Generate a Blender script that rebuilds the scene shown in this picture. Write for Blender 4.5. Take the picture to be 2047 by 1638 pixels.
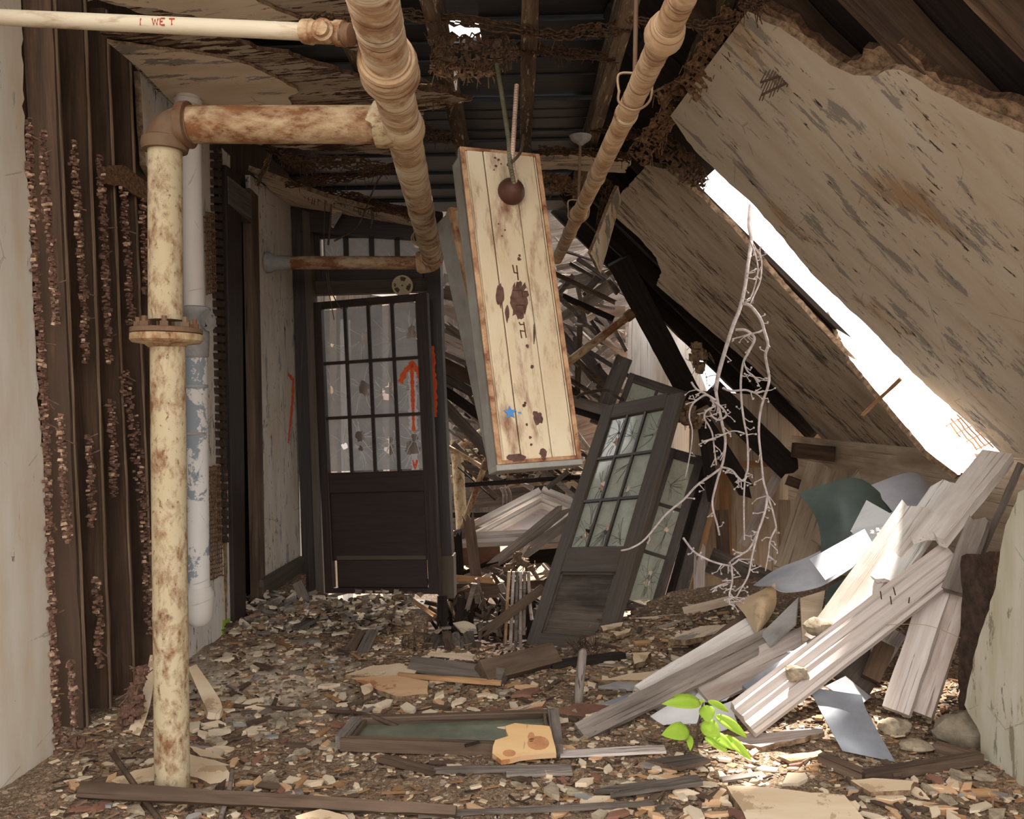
import bpy, math, random
from mathutils import Vector, Matrix, noise
from mathutils.geometry import tessellate_polygon

S = bpy.context.scene
COL = S.collection
for o in list(bpy.data.objects):
    bpy.data.objects.remove(o)

# ------------------------------------------------------------------ camera
IW, IH = 2047.0, 1638.0
FPX = 1700.0                       # focal length in pixels of the photograph
CX, CY = 1119.0, 811.0             # vanishing point of the hall
CAMZ = 1.35
cd = bpy.data.cameras.new('camera')
cd.sensor_width = 36.0
cd.lens = FPX / IW * 36.0
cd.shift_x = -(CX - IW / 2) / IW
cd.shift_y = (CY - IH / 2) / IW
cd.clip_start = 0.05
cam = bpy.data.objects.new('camera', cd)
cam.location = (0, 0, CAMZ)
cam.rotation_euler = (math.radians(90), 0, 0)
COL.objects.link(cam)
S.camera = cam

# ------------------------------------------------------------------ sky, sun, exposure
w = bpy.data.worlds.new('overcast_sky')
S.world = w
w.use_nodes = True
wn = w.node_tree
wn.nodes.clear()
wo = wn.nodes.new('ShaderNodeOutputWorld')
wb = wn.nodes.new('ShaderNodeBackground')
wg = wn.nodes.new('ShaderNodeTexCoord')
ws = wn.nodes.new('ShaderNodeSeparateXYZ')
wr = wn.nodes.new('ShaderNodeValToRGB')
wr.color_ramp.elements[0].position = 0.44
wr.color_ramp.elements[0].color = (0.36, 0.31, 0.26, 1)
wr.color_ramp.elements[1].position = 0.56
wr.color_ramp.elements[1].color = (1.0, 0.98, 0.955, 1)
wm = wn.nodes.new('ShaderNodeMath')
wm.operation = 'MULTIPLY_ADD'
wm.inputs[1].default_value = 0.5
wm.inputs[2].default_value = 0.5
wn.links.new(wg.outputs['Generated'], ws.inputs[0])
wn.links.new(ws.outputs['Z'], wm.inputs[0])
wn.links.new(wm.outputs[0], wr.inputs[0])
wn.links.new(wr.outputs[0], wb.inputs['Color'])
wn.links.new(wb.outputs[0], wo.inputs['Surface'])
wb.inputs['Strength'].default_value = 1.5

sd = bpy.data.lights.new('sun', 'SUN')
sd.energy = 7.5
sd.angle = math.radians(2)
sd.color = (1.0, 0.95, 0.88)
sun = bpy.data.objects.new('sun', sd)
sun.rotation_euler = Vector((0.10, 0.50, 0.86)).to_track_quat('Z', 'Y').to_euler()
COL.objects.link(sun)

S.view_settings.view_transform = 'Standard'
S.view_settings.look = 'None'
S.view_settings.gamma = 1.0
S.view_settings.use_curve_mapping = False
S.view_settings.exposure = 1.25

# ------------------------------------------------------------------ helpers
R = random.Random(7)
def V(*a): return Vector(a)
def P(px, py, Y):
    return Vector(((px - CX) / FPX * Y, Y, CAMZ - (py - CY) / FPX * Y))
def plane(a, b, c):
    n = (b - a).cross(c - a).normalized()
    if n.dot(Vector((0, 0, CAMZ)) - a) < 0: n = -n
    return (a, n)
def hit(px, py, pl, off=0.0):
    d = P(px, py, 1.0) - Vector((0, 0, CAMZ))
    o = Vector((0, 0, CAMZ))
    a = pl[0] + pl[1] * off
    t = (a - o).dot(pl[1]) / d.dot(pl[1])
    return o + d * t
def sstep(a, b, x):
    t = max(0.0, min(1.0, (x - a) / (b - a)))
    return t * t * (3 - 2 * t)
def H(x, y):                         # height of the rubble floor
    z = 0.022 * noise.noise(Vector((x * 2.3, y * 2.3, 0))) + 0.012 * noise.noise(Vector((x * 7, y * 7, 3))) + 0.006 * noise.noise(Vector((x * 19, y * 19, 5)))
    z += 0.10 * sstep(0.5, 1.5, x) * sstep(3.2, 4.1, y)
    z += 0.07 * sstep(-1.35, -1.85, x)
    z += 0.08 * sstep(5.0, 5.7, y) * sstep(-0.4, -1.5, x)
    z += 0.10 * sstep(4.4, 5.4, y) * sstep(0.3, 0.8, x)
    return z
def F(px, py, dz=0.0):               # point on the rubble floor
    d = P(px, py, 1.0) - Vector((0, 0, CAMZ))
    h = 0.0
    for i in range(6):
        t = (h + dz - CAMZ) / d.z
        q = Vector((0, 0, CAMZ)) + d * t
        h = H(q.x, q.y)
    return q

def frame(o, x, y=None, z=None):
    x = x.normalized()
    if z is not None:
        z = (z - x * z.dot(x)).normalized(); y = z.cross(x)
    else:
        y = (y - x * y.dot(x)).normalized(); z = x.cross(y)
    return Matrix(((x.x, y.x, z.x, o.x), (x.y, y.y, z.y, o.y), (x.z, y.z, z.z, o.z), (0, 0, 0, 1)))

def tag(o, label=None, cat=None, group=None, kind=None):
    if label: o['label'] = label
    if cat: o['category'] = cat
    if group: o['group'] = group
    if kind: o['kind'] = kind
    return o
def thing(name, label, cat, loc=(0, 0, 0), group=None):
    o = bpy.data.objects.new(name, None)
    o.empty_display_size = 0.1
    o.location = loc
    COL.objects.link(o)
    return tag(o, label, cat, group)

class MB:
    def __init__(s): s.v = []; s.f = []; s.m = []
    def add(s, vs, fs, mi=0):
        b = len(s.v); s.v += [Vector(q) for q in vs]
        s.f += [tuple(b + i for i in f) for f in fs]; s.m += [mi] * len(fs)
    def box(s, M, x0, x1, y0, y1, z0, z1, mi=0, j=0.0):
        c = [M @ (V(x, y, z) + (V(R.uniform(-j, j), R.uniform(-j, j), R.uniform(-j, j)) if j else V(0, 0, 0))) for z in (z0, z1) for y in (y0, y1) for x in (x0, x1)]
        s.add(c, [(0, 2, 3, 1), (4, 5, 7, 6), (0, 1, 5, 4), (2, 6, 7, 3), (0, 4, 6, 2), (1, 3, 7, 5)], mi)
    def tube(s, pts, rad, n=10, mi=0, caps=True):
        k = len(pts)
        if not hasattr(rad, '__len__'): rad = [rad] * k
        up = None; vs = []
        for i in range(k):
            t = (pts[min(i + 1, k - 1)] - pts[max(i - 1, 0)])
            if t.length < 1e-9: t = V(0, 0, 1)
            t.normalize()
            if up is None: up = t.orthogonal().normalized()
            up = (up - t * up.dot(t)).normalized()
            b = t.cross(up)
            for a in range(n):
                th = 2 * math.pi * a / n
                vs.append(pts[i] + (up * math.cos(th) + b * math.sin(th)) * rad[i])
        fs = [(i * n + a, i * n + (a + 1) % n, (i + 1) * n + (a + 1) % n, (i + 1) * n + a) for i in range(k - 1) for a in range(n)]
        if caps: fs += [tuple(range(n - 1, -1, -1)), tuple((k - 1) * n + a for a in range(n))]
        s.add(vs, fs, mi)
    def lump(s, c, sx, sy, sz, rot=None, mi=0, j=0.25):
        if rot is None: rot = R.uniform(0, 6.3)
        Rm = Matrix.Rotation(rot, 3, 'Z') @ Matrix.Rotation(R.uniform(-.3, .3), 3, 'X')
        vs = []
        for z in (-1, 1):
            for y in (-1, 1):
                for x in (-1, 1):
                    vs.append(c + Rm @ V(x * sx * R.uniform(1 - 2 * j, 1), y * sy * R.uniform(1 - 2 * j, 1), z * sz * R.uniform(1 - j, 1)))
        s.add(vs, [(0, 2, 3, 1), (4, 5, 7, 6), (0, 1, 5, 4), (2, 6, 7, 3), (0, 4, 6, 2), (1, 3, 7, 5)], mi)
    def prism(s, M, poly, z0, z1, holes=(), mi=0, side_mi=None, topf=None):
        loops = [[V(p[0], p[1], 0) for p in poly]] + [[V(p[0], p[1], 0) for p in h] for h in holes]
        tri = tessellate_polygon(loops)
        fl = [p for l in loops for p in l]; n = len(fl)
        dz = [topf(p) if topf else 0.0 for p in fl]
        vs = [M @ V(p.x, p.y, z0 + d) for p, d in zip(fl, dz)] + [M @ V(p.x, p.y, z1 + d) for p, d in zip(fl, dz)]
        fs = []
        for t in tri:
            a, b, c = t
            ar = (fl[b] - fl[a]).cross(fl[c] - fl[a]).z
            if ar < 0: a, c = c, a
            fs.append((a + n, b + n, c + n)); fs.append((c, b, a))
        s.add(vs, fs, mi)
        b0 = len(s.v) - 2 * n; off = 0
        for li, l in enumerate(loops):
            k = len(l)
            ar = sum(l[i].x * l[(i + 1) % k].y - l[(i + 1) % k].x * l[i].y for i in range(k))
            for i in range(k):
                a, b = off + i, off + (i + 1) % k
                q = (b0 + a, b0 + b, b0 + b + n, b0 + a + n)
                if (ar < 0) != (li > 0): q = q[::-1]
                s.f.append(q); s.m.append(mi if side_mi is None else side_mi)
            off += k
    def rock(s, c, sx, sy, sz, mi=0, n=9):
        """rounded, uneven stone"""
        sd_ = R.uniform(0, 60); vs = []
        for i in range(1, n):
            for q in range(2 * n):
                a, e = math.pi * i / n, math.pi * q / n
                d = Vector((math.sin(a) * math.cos(e), math.sin(a) * math.sin(e), math.cos(a)))
                k = 1 + .38 * noise.noise(d * 1.3 + Vector((sd_, 0, 0))) + .16 * noise.noise(d * 4 + Vector((0, sd_, 0)))
                vs.append(c + Vector((d.x * sx, d.y * sy, d.z * sz)) * k)
        m = 2 * n; t = len(vs); vs += [c + Vector((0, 0, sz)), c - Vector((0, 0, sz))]
        fs = [(i * m + q, (i + 1) * m + q, (i + 1) * m + (q + 1) % m, i * m + (q + 1) % m) for i in range(n - 2) for q in range(m)]
        fs += [(t, q, (q + 1) % m) for q in range(m)] + [(t + 1, (n - 2) * m + (q + 1) % m, (n - 2) * m + q) for q in range(m)]
        s.add(vs, fs, mi)
    def build(s, name, mats, parent=None, M=None, smooth=None, bevel=0.0):
        if not isinstance(mats, (list, tuple)): mats = [mats]
        if M is None:
            c = sum(s.v, V(0, 0, 0)) / max(1, len(s.v)); M = Matrix.Translation(c)
        Mi = M.inverted()
        me = bpy.data.meshes.new(name)
        me.from_pydata([Mi @ q for q in s.v], [], s.f)
        for m in mats: me.materials.append(m)
        me.polygons.foreach_set('material_index', s.m)
        if smooth:
            me.polygons.foreach_set('use_smooth', [True] * len(s.f))
            me.set_sharp_from_angle(angle=math.radians(smooth))
        me.update()
        o = bpy.data.objects.new(name, me)
        COL.objects.link(o)
        if parent is not None:
            pm = wmat(parent)
            o.parent = parent
            o.matrix_basis = pm.inverted() @ M
        else:
            o.matrix_basis = M
        if bevel:
            b = o.modifiers.new('edge', 'BEVEL'); b.width = bevel; b.segments = 1; b.limit_method = 'ANGLE'
        return o
def wmat(o):
    m = o.matrix_basis.copy()
    while o.parent is not None:
        o = o.parent; m = o.matrix_basis @ m
    return m

def ragged(poly, amp, seg=0.03, smooth=(), seed=0.0):
    out = []; n = len(poly)
    for i in range(n):
        a, b = V(*poly[i][:2], 0), V(*poly[(i + 1) % n][:2], 0)
        d = b - a; L = d.length
        k = max(1, min(80, int(L / seg)))
        if L < 1e-6: continue
        nr = V(-d.y, d.x, 0) / L
        for q in range(k):
            p = a + d * (q / k)
            if amp and i not in smooth and q > 0:
                e = noise.noise(V(p.x * 9 + seed, p.y * 9, 1)) + 0.6 * noise.noise(V(p.x * 31 + seed, p.y * 31, 2)) + 0.5 * R.uniform(-1, 1)
                p = p + nr * amp * e
            out.append((p.x, p.y))
    return out

def slab(name, pxpoly, pl, thick, mats, u=None, label=None, cat=None, group=None, kind=None, parent=None, rag=0.0, seg=0.03, smooth=(), holes=(), off=0.0, wavy=0.0, bevel=0.0):
    """piece of sheet material lying in plane pl, its outline read from the photo"""
    pts = [hit(x, y, pl, off) for x, y in pxpoly]
    n = pl[1]
    if u is None: u = pts[1] - pts[0]
    u = u - n * u.dot(n)
    M = frame(pts[0], u, z=n); Mi = M.inverted()
    p2 = [(Mi @ p)[:2] for p in pts]
    p2 = ragged(p2, rag, seg, smooth, R.uniform(0, 50)) if rag else p2
    h2 = []
    for h in holes:
        q = [(Mi @ hit(x, y, pl, off))[:2] for x, y in h]
        h2.append(ragged(q, rag * .7, seg) if rag else q)
    b = MB()
    tf = (lambda p: wavy * noise.noise(V(p.x * 4, p.y * 4, 0))) if wavy else None
    b.prism(M, p2, -thick, 0, h2, 0, 1 if isinstance(mats, (list, tuple)) and len(mats) > 1 else None, tf)
    o = b.build(name, mats, parent, M, bevel=bevel)
    return tag(o, label, cat, group, kind)

def board(name, p0, p1, w, t, mat, nrm=None, roll=0.0, label=None, cat='plank', group=None, kind=None, parent=None, sp0=0.0, sp1=0.0, j=0.002, bow=0.0, w1=None, cols=4):
    """a plank from p0 to p1; broad face turned to nrm (default: the viewer), splintered ends on request"""
    d = p1 - p0; L = d.length
    if nrm is None: nrm = Vector((0, 0, CAMZ)) - (p0 + p1) / 2
    M = frame(p0, d, z=nrm)
    if roll: M = M @ Matrix.Rotation(roll, 4, 'X')
    n = max(2, min(24, int(L / 0.07))); w1 = w if w1 is None else w1
    e0 = [R.uniform(0, sp0) for _ in range(cols + 1)]; e1 = [R.uniform(0, sp1) for _ in range(cols + 1)]
    vs = []
    for i in range(n + 1):
        f = i / n; ww = w + (w1 - w) * f
        for q in range(cols + 1):
            x = L * f
            x0, x1 = e0[q], L - e1[q]
            x = x0 + (x1 - x0) * f
            y = (q / cols - .5) * ww
            z = bow * math.sin(math.pi * f)
            je = lambda: R.uniform(-j, j)
            vs.append(M @ V(x, y + je(), t / 2 + z + je())); vs.append(M @ V(x, y + je(), -t / 2 + z + je()))
    c2 = (cols + 1) * 2; fs = []
    I = lambda i, q, s_: i * c2 + q * 2 + s_
    for i in range(n):
        for q in range(cols):
            fs.append((I(i, q, 0), I(i + 1, q, 0), I(i + 1, q + 1, 0), I(i, q + 1, 0)))
            fs.append((I(i, q + 1, 1), I(i + 1, q + 1, 1), I(i + 1, q, 1), I(i, q, 1)))
        fs.append((I(i, 0, 0), I(i, 0, 1), I(i + 1, 0, 1), I(i + 1, 0, 0)))
        fs.append((I(i, cols, 1), I(i, cols, 0), I(i + 1, cols, 0), I(i + 1, cols, 1)))
    for q in range(cols):
        fs.append((I(0, q, 1), I(0, q, 0), I(0, q + 1, 0), I(0, q + 1, 1)))
        fs.append((I(n, q, 0), I(n, q, 1), I(n, q + 1, 1), I(n, q + 1, 0)))
    b = MB(); b.add(vs, fs)
    o = b.build(name, mat, parent, M)
    return tag(o, label, cat if parent is None and kind != 'structure' else None, group, kind)

def pboard(name, a, b, wpx, t, mat, label=None, **k):
    """plank given by two photo points with their distances a=(px,py,Y)"""
    p0, p1 = P(*a), P(*b)
    return board(name, p0, p1, wpx / FPX * (a[2] + b[2]) / 2, t, mat, label=label, **k)

def molding(name, p0, p1, prof, mat, nrm=None, label=None, cat='board', group=None, parent=None, kind=None, roll=0.0, bow=0.0):
    d = p1 - p0; L = d.length
    if nrm is None: nrm = Vector((0, 0, CAMZ)) - (p0 + p1) / 2
    M = frame(p0, d, z=nrm)
    if roll: M = M @ Matrix.Rotation(roll, 4, 'X')
    k = len(prof); n = 10; vs = []
    for i in range(n + 1):
        for (a, c) in prof:
            vs.append(M @ V(L * i / n + R.uniform(-.006, .006) * (i in (0, n)), a + R.uniform(-.0015, .0015), c + bow * math.sin(math.pi * i / n)))
    fs = [(i * k + a, i * k + (a + 1) % k, (i + 1) * k + (a + 1) % k, (i + 1) * k + a) for i in range(n) for a in range(k)]
    fs += [tuple(range(k - 1, -1, -1)), tuple(n * k + a for a in range(k))]
    b = MB(); b.add(vs, fs)
    return tag(b.build(name, mat, parent, M), label, cat if parent is None and kind != 'structure' else None, group, kind)

def sheet(name, grid, t, mats, parent=None, label=None, cat=None, group=None, sub=5):
    """bent sheet through a grid of control points [(px,py,Y)...] rows"""
    g = [[P(*c) if not isinstance(c, Vector) else c for c in r] for r in grid]
    def cr(p, f):
        n = len(p)
        if n == 2: return p[0].lerp(p[1], f)
        x = f * (n - 1); i = min(int(x), n - 2); u = x - i
        a, b, c, d = p[max(i - 1, 0)], p[i], p[i + 1], p[min(i + 2, n - 1)]
        return 0.5 * ((2 * b) + (c - a) * u + (2 * a - 5 * b + 4 * c - d) * u * u + (3 * b - a - 3 * c + d) * u ** 3)
    nr = (len(g) - 1) * sub; nc = (len(g[0]) - 1) * sub
    tp = []
    for i in range(nr + 1):
        col = [cr([g[r][c] for r in range(len(g))], i / nr) for c in range(len(g[0]))]
        tp.append([cr(col, q / nc) for q in range(nc + 1)])
    b = MB(); nn = (nr + 1) * (nc + 1)
    vs = [p for r in tp for p in r]; bot = []
    for i in range(nr + 1):
        for q in range(nc + 1):
            a = tp[min(i + 1, nr)][q] - tp[max(i - 1, 0)][q]; c = tp[i][min(q + 1, nc)] - tp[i][max(q - 1, 0)]
            nm = a.cross(c)
            nm = nm.normalized() if nm.length > 1e-9 else V(0, 0, 1)
            bot.append(tp[i][q] - nm * t)
    fs = []
    I = lambda i, q: i * (nc + 1) + q
    for i in range(nr):
        for q in range(nc):
            f = (I(i, q), I(i + 1, q), I(i + 1, q + 1), I(i, q + 1)); fs.append(f); fs.append(tuple(x + nn for x in f[::-1]))
    rim = [I(0, q) for q in range(nc + 1)] + [I(i, nc) for i in range(1, nr + 1)] + [I(nr, q) for q in range(nc - 1, -1, -1)] + [I(i, 0) for i in range(nr - 1, 0, -1)]
    for a, c in zip(rim, rim[1:] + rim[:1]): fs.append((a, c, c + nn, a + nn))
    b.add(vs + bot, fs)
    return tag(b.build(name, mats, parent, smooth=50), label, cat, group)

def pipe_part(name, p0, p1, r, mat, parent, n=20, ring=0.0, step=0.012, r1=None):
    """straight run of pipe; ring>0 gives the wrapped, ribbed insulation"""
    d = p1 - p0; L = d.length; r1 = r if r1 is None else r1
    M = frame(p0, d, z=d.orthogonal())
    k = max(2, int(L / step)) if ring else 3
    pts = [p0 + d * i / (k - 1) for i in range(k)]
    rad = [r + (r1 - r) * i / (k - 1) + (ring * (R.uniform(-1, 1) + 1.5 * noise.noise(V(i * .07, 0, r)))) for i in range(k)]
    b = MB(); b.tube(pts, rad, n)
    return b.build(name, mat, parent, M, smooth=50)
def lathe(name, o, ax, prof, mat, parent, n=20, smooth=40):
    """turned shape: prof = [(distance along axis, radius)...]"""
    ax = ax.normalized(); b = MB()
    b.tube([o + ax * a for a, _ in prof], [max(1e-4, c) for _, c in prof], n)
    return b.build(name, mat, parent, frame(o, ax, z=ax.orthogonal()), smooth=smooth)
def curve_tube(name, pts, r, mat, parent=None, n=8, sub=6, r1=None):
    out = []; k = len(pts)
    for i in range(k - 1):
        a, b_, c, d = pts[max(i - 1, 0)], pts[i], pts[i + 1], pts[min(i + 2, k - 1)]
        for q in range(sub):
            u = q / sub
            out.append(0.5 * ((2 * b_) + (c - a) * u + (2 * a - 5 * b_ + 4 * c - d) * u * u + (3 * b_ - a - 3 * c + d) * u ** 3))
    out.append(pts[-1])
    m = len(out); r1 = r if r1 is None else r1
    b = MB(); b.tube(out, [r + (r1 - r) * i / (m - 1) for i in range(m)], n)
    return b.build(name, mat, parent, smooth=60)
# ------------------------------------------------------------------ materials
def C(r, g, b):
    f = lambda c: (c / 12.92 if c <= .04045 else ((c + .055) / 1.055) ** 2.4)
    return (f(r / 255), f(g / 255), f(b / 255), 1)
class NT:
    def __init__(s, name):
        s.m = bpy.data.materials.new(name); s.m.use_nodes = True
        s.t = s.m.node_tree; s.t.nodes.clear()
        s.out = s.n('ShaderNodeOutputMaterial'); s.b = s.n('ShaderNodeBsdfPrincipled')
        s.t.links.new(s.b.outputs[0], s.out.inputs[0])
        s.b.inputs['Roughness'].default_value = .85
        s.b.inputs['Specular IOR Level'].default_value = .25
    def n(s, t): return s.t.nodes.new(t)
    def l(s, a, b): s.t.links.new(a, b)
    def vec(s, sc=(1, 1, 1), rnd=True):
        tc = s.n('ShaderNodeTexCoord'); mp = s.n('ShaderNodeMapping'); mp.inputs['Scale'].default_value = sc
        if rnd:
            oi = s.n('ShaderNodeObjectInfo'); mu = s.n('ShaderNodeMath'); mu.operation = 'MULTIPLY'; mu.inputs[1].default_value = 37.0
            s.l(oi.outputs['Random'], mu.inputs[0]); ad = s.n('ShaderNodeVectorMath'); ad.operation = 'ADD'
            s.l(tc.outputs['Object'], ad.inputs[0]); s.l(mu.outputs[0], ad.inputs[1]); s.l(ad.outputs[0], mp.inputs['Vector'])
        else: s.l(tc.outputs['Object'], mp.inputs['Vector'])
        return mp.outputs[0]
    def noise(s, v, scale, det=5, rough=.6, dist=0.0):
        t = s.n('ShaderNodeTexNoise'); t.inputs['Scale'].default_value = scale; t.inputs['Detail'].default_value = det
        t.inputs['Roughness'].default_value = rough; t.inputs['Distortion'].default_value = dist
        s.l(v, t.inputs['Vector']); return t.outputs['Fac']
    def vor(s, v, scale, feat='F1', out='Distance'):
        t = s.n('ShaderNodeTexVoronoi'); t.feature = feat; t.inputs['Scale'].default_value = scale
        s.l(v, t.inputs['Vector']); return t.outputs[out]
    def ramp(s, f, stops, const=False):
        r = s.n('ShaderNodeValToRGB'); e = r.color_ramp.elements
        while len(e) < len(stops): e.new(.5)
        for x, (p, c) in zip(e, stops):
            x.position = p; x.color = c if hasattr(c, '__len__') else (c, c, c, 1)
        if const: r.color_ramp.interpolation = 'CONSTANT'
        s.l(f, r.inputs[0]); return r.outputs[0]
    def mix(s, f, a, b, mode='MIX'):
        m = s.n('ShaderNodeMix'); m.data_type = 'RGBA'; m.blend_type = mode
        for k, x in ((0, f), (6, a), (7, b)):
            if hasattr(x, 'is_linked'): s.l(x, m.inputs[k])
            else: m.inputs[k].default_value = x
        return m.outputs[2]
    def bump(s, h, strength=.4, dist=.01, prev=None):
        b = s.n('ShaderNodeBump'); b.inputs['Strength'].default_value = strength; b.inputs['Distance'].default_value = dist
        s.l(h, b.inputs['Height'])
        if prev is not None: s.l(prev, b.inputs['Normal'])
        return b.outputs[0]
    def fin(s, col, nrm=None, rough=None, metal=None):
        if hasattr(col, 'is_linked'): s.l(col, s.b.inputs['Base Color'])
        else: s.b.inputs['Base Color'].default_value = col
        if nrm is not None: s.l(nrm, s.b.inputs['Normal'])
        if rough is not None:
            if hasattr(rough, 'is_linked'): s.l(rough, s.b.inputs['Roughness'])
            else: s.b.inputs['Roughness'].default_value = rough
        if metal is not None: s.b.inputs['Metallic'].default_value = metal
        return s.m

def wood(name, c0, c1, c2=None, fleck=None, stretch=1.4, rough=.85, fl=.62, sheen=.2, crack=False):
    """weathered timber, grain along local X"""
    n = NT(name)
    v = n.vec((stretch, 26, 26)); g = n.noise(v, 1.6, 8, .68, .4)
    v2 = n.vec((.7, 3, 3)); big = n.noise(v2, 1.7, 4)
    col = n.mix(n.ramp(g, [(.3, 0), (.7, 1)]), c0, c1)
    if crack:
        ck = n.noise(n.vec((.9, 55, 55)), 1.3, 5, .6, .15); cm = n.ramp(ck, [(.60, 0), (.66, .8)]); col = n.mix(cm, col, (c0[0] * .25, c0[1] * .22, c0[2] * .2, 1))
    if c2: col = n.mix(n.ramp(big, [(.45, 0), (.68, 1)]), col, c2)
    if fleck:
        v3 = n.vec((3, 22, 22)); k = n.noise(v3, 2.2, 6, .7)
        col = n.mix(n.ramp(k, [(fl, 0), (fl + .05, 1)]), col, fleck)
    n.b.inputs['Specular IOR Level'].default_value = sheen
    return n.fin(col, n.bump(g, .55, .006), rough)

def plaster(name, base, tint, grey, dark, su=2.0, sv=9.0, th=.6, dth=.66, stain=None):
    """old painted plaster; paint peels in patches and dashes drawn out along local X"""
    n = NT(name)
    v = n.vec((su, sv, sv), False)
    soft = n.noise(n.vec((1.1, 5, 5), False), 1.5, 5, .6)
    col = n.mix(n.ramp(soft, [(.35, 0), (.7, 1)]), base, tint)
    patch = n.noise(v, 1.1, 9, .72, .3)
    big = n.noise(n.vec((.9, 1.6, 1.6), False), 1.6, 3)
    ma = n.n('ShaderNodeMath'); ma.operation = 'MULTIPLY_ADD'; ma.inputs[1].default_value = .45; ma.inputs[2].default_value = -.22
    n.l(big, ma.inputs[0]); ad = n.n('ShaderNodeMath'); ad.operation = 'ADD'; n.l(ma.outputs[0], ad.inputs[0]); n.l(patch, ad.inputs[1])
    pm = n.ramp(ad.outputs[0], [(th, 0), (th + .015, 1)])
    col = n.mix(pm, col, grey)
    fl = n.noise(n.vec((su * 2.2, sv * 2.2, sv * 2.2), False), 1.6, 7, .65, .2)
    ad2 = n.n('ShaderNodeMath'); ad2.operation = 'ADD'; n.l(ma.outputs[0], ad2.inputs[0]); n.l(fl, ad2.inputs[1])
    dm = n.ramp(ad2.outputs[0], [(dth, 0), (dth + .02, 1)])
    col = n.mix(dm, col, dark)
    if stain:
        st = n.noise(n.vec((.8, 1.3, 1.3), False), 1.9, 3, .5)
        col = n.mix(n.ramp(st, [(.6, 0), (.72, .75)]), col, stain, 'MIX')
    cr = n.vor(n.vec((.8, .8, .8), False), 2.3, 'DISTANCE_TO_EDGE')
    wob = n.noise(n.vec((1, 1, 1), False), 7, 4)
    crm = n.n('ShaderNodeMath'); crm.operation = 'MULTIPLY_ADD'; crm.inputs[1].default_value = .06; crm.inputs[2].default_value = -.027
    n.l(wob, crm.inputs[0]); ca = n.n('ShaderNodeMath'); ca.operation = 'ADD'; n.l(cr, ca.inputs[0]); n.l(crm.outputs[0], ca.inputs[1])
    ab = n.n('ShaderNodeMath'); ab.operation = 'ABSOLUTE'; n.l(ca.outputs[0], ab.inputs[0])
    cm = n.ramp(ab.outputs[0], [(.0, .5), (.004, 0)])
    col = n.mix(cm, col, dark)
    nr = n.bump(n.mix(.5, pm, dm), -.7, .004)
    return n.fin(col, n.bump(n.noise(n.vec((1, 1, 1), False), 28, 4), .18, .004, nr), .85)

def rusty(name, paint, paint2, rust, rust2, sc=(2, 7, 7), th=.52, spot=.6, rough=.7):
    """painted metal rusting through, streaks along local X"""
    n = NT(name)
    a = n.noise(n.vec(sc), 1.8, 8, .68, .3); b = n.noise(n.vec((sc[0] * 3, sc[1] * 3, sc[2] * 3)), 2.4, 6, .7)
    col = n.mix(n.noise(n.vec((1, 2, 2)), 3, 3), paint, paint2)
    ad = n.n('ShaderNodeMath'); ad.operation = 'MULTIPLY_ADD'; ad.inputs[1].default_value = .3; n.l(b, ad.inputs[0]); n.l(a, ad.inputs[2])
    rm = n.ramp(ad.outputs[0], [(th + .12, 0), (th + .32, 1)])
    col = n.mix(rm, col, n.mix(b, rust, rust2))
    sm = n.ramp(b, [(spot, 0), (spot + .06, .85)])
    col = n.mix(sm, col, rust2)
    return n.fin(col, n.bump(b, .35, .004), rough)

def flat(name, c, c2=None, rough=.8, metal=0.0, sc=8, spec=.25):
    n = NT(name); n.b.inputs['Specular IOR Level'].default_value = spec
    f = n.noise(n.vec((1, 1, 1)), sc, 6, .65)
    return n.fin(n.mix(n.ramp(f, [(.35, 0), (.68, 1)]), c, c2 or c), n.bump(f, .25, .004), rough, metal)

def wrapped(name, c0, c1, rust, dark, th=.43):
    """cloth-wrapped pipe insulation: winding lines round local X, blotched with rust"""
    n = NT(name)
    a = n.noise(n.vec((6, 5, 5)), 1.7, 7, .66, .6); ring = n.noise(n.vec((130, 2.5, 2.5)), 1.0, 3, .6, .2); soft = n.noise(n.vec((14, 3, 3)), 1.2, 4)
    col = n.mix(n.ramp(soft, [(.35, 0), (.65, 1)]), c0, c1)
    col = n.mix(n.ramp(a, [(th, 0), (th + .2, 1)]), col, rust)
    col = n.mix(n.ramp(ring, [(.54, 0), (.66, .85)]), col, dark)
    return n.fin(col, n.bump(ring, -.6, .004), .8)
M = {}
M['wall'] = plaster('plaster_pale_wall', C(203, 194, 182), C(188, 170, 147), C(150, 147, 144), C(96, 82, 70), 2.4, 10, .63, .7)
M['wall2'] = plaster('plaster_peeling_wall', C(200, 193, 184), C(183, 166, 144), C(150, 148, 146), C(66, 56, 50), 2.6, 11, .575, .63)
M['slope'] = plaster('plaster_sloping_ceiling', C(186, 174, 156), C(172, 154, 132), C(134, 126, 116), C(62, 52, 44), 2.6, 11, .575, .645, C(160, 128, 92))
M['slope2'] = plaster('plaster_far_slope', C(176, 162, 143), C(150, 130, 106), C(112, 98, 84), C(56, 46, 38), 2.0, 13, .57, .61)
M['ceil'] = plaster('plaster_flat_ceiling', C(212, 196, 172), C(190, 168, 140), C(140, 130, 120), C(70, 54, 42), 1.8, 9, .58, .66)
M['lathplaster'] = plaster('plaster_over_lath', C(168, 154, 136), C(146, 126, 104), C(112, 92, 74), C(62, 40, 26), 2.0, 13, .54, .53)
M['mossy'] = plaster('plaster_green_stained', C(192, 187, 172), C(166, 156, 128), C(132, 126, 106), C(84, 76, 62), 2.2, 9, .57, .66, C(158, 150, 118))
M['lath'] = flat('rusted_metal_lath', C(92, 66, 46), C(40, 29, 21), .9, 0, 60)
M['lath2'] = flat('rusted_metal_lath_light', C(130, 98, 70), C(56, 40, 28), .9, 0, 55)
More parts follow.
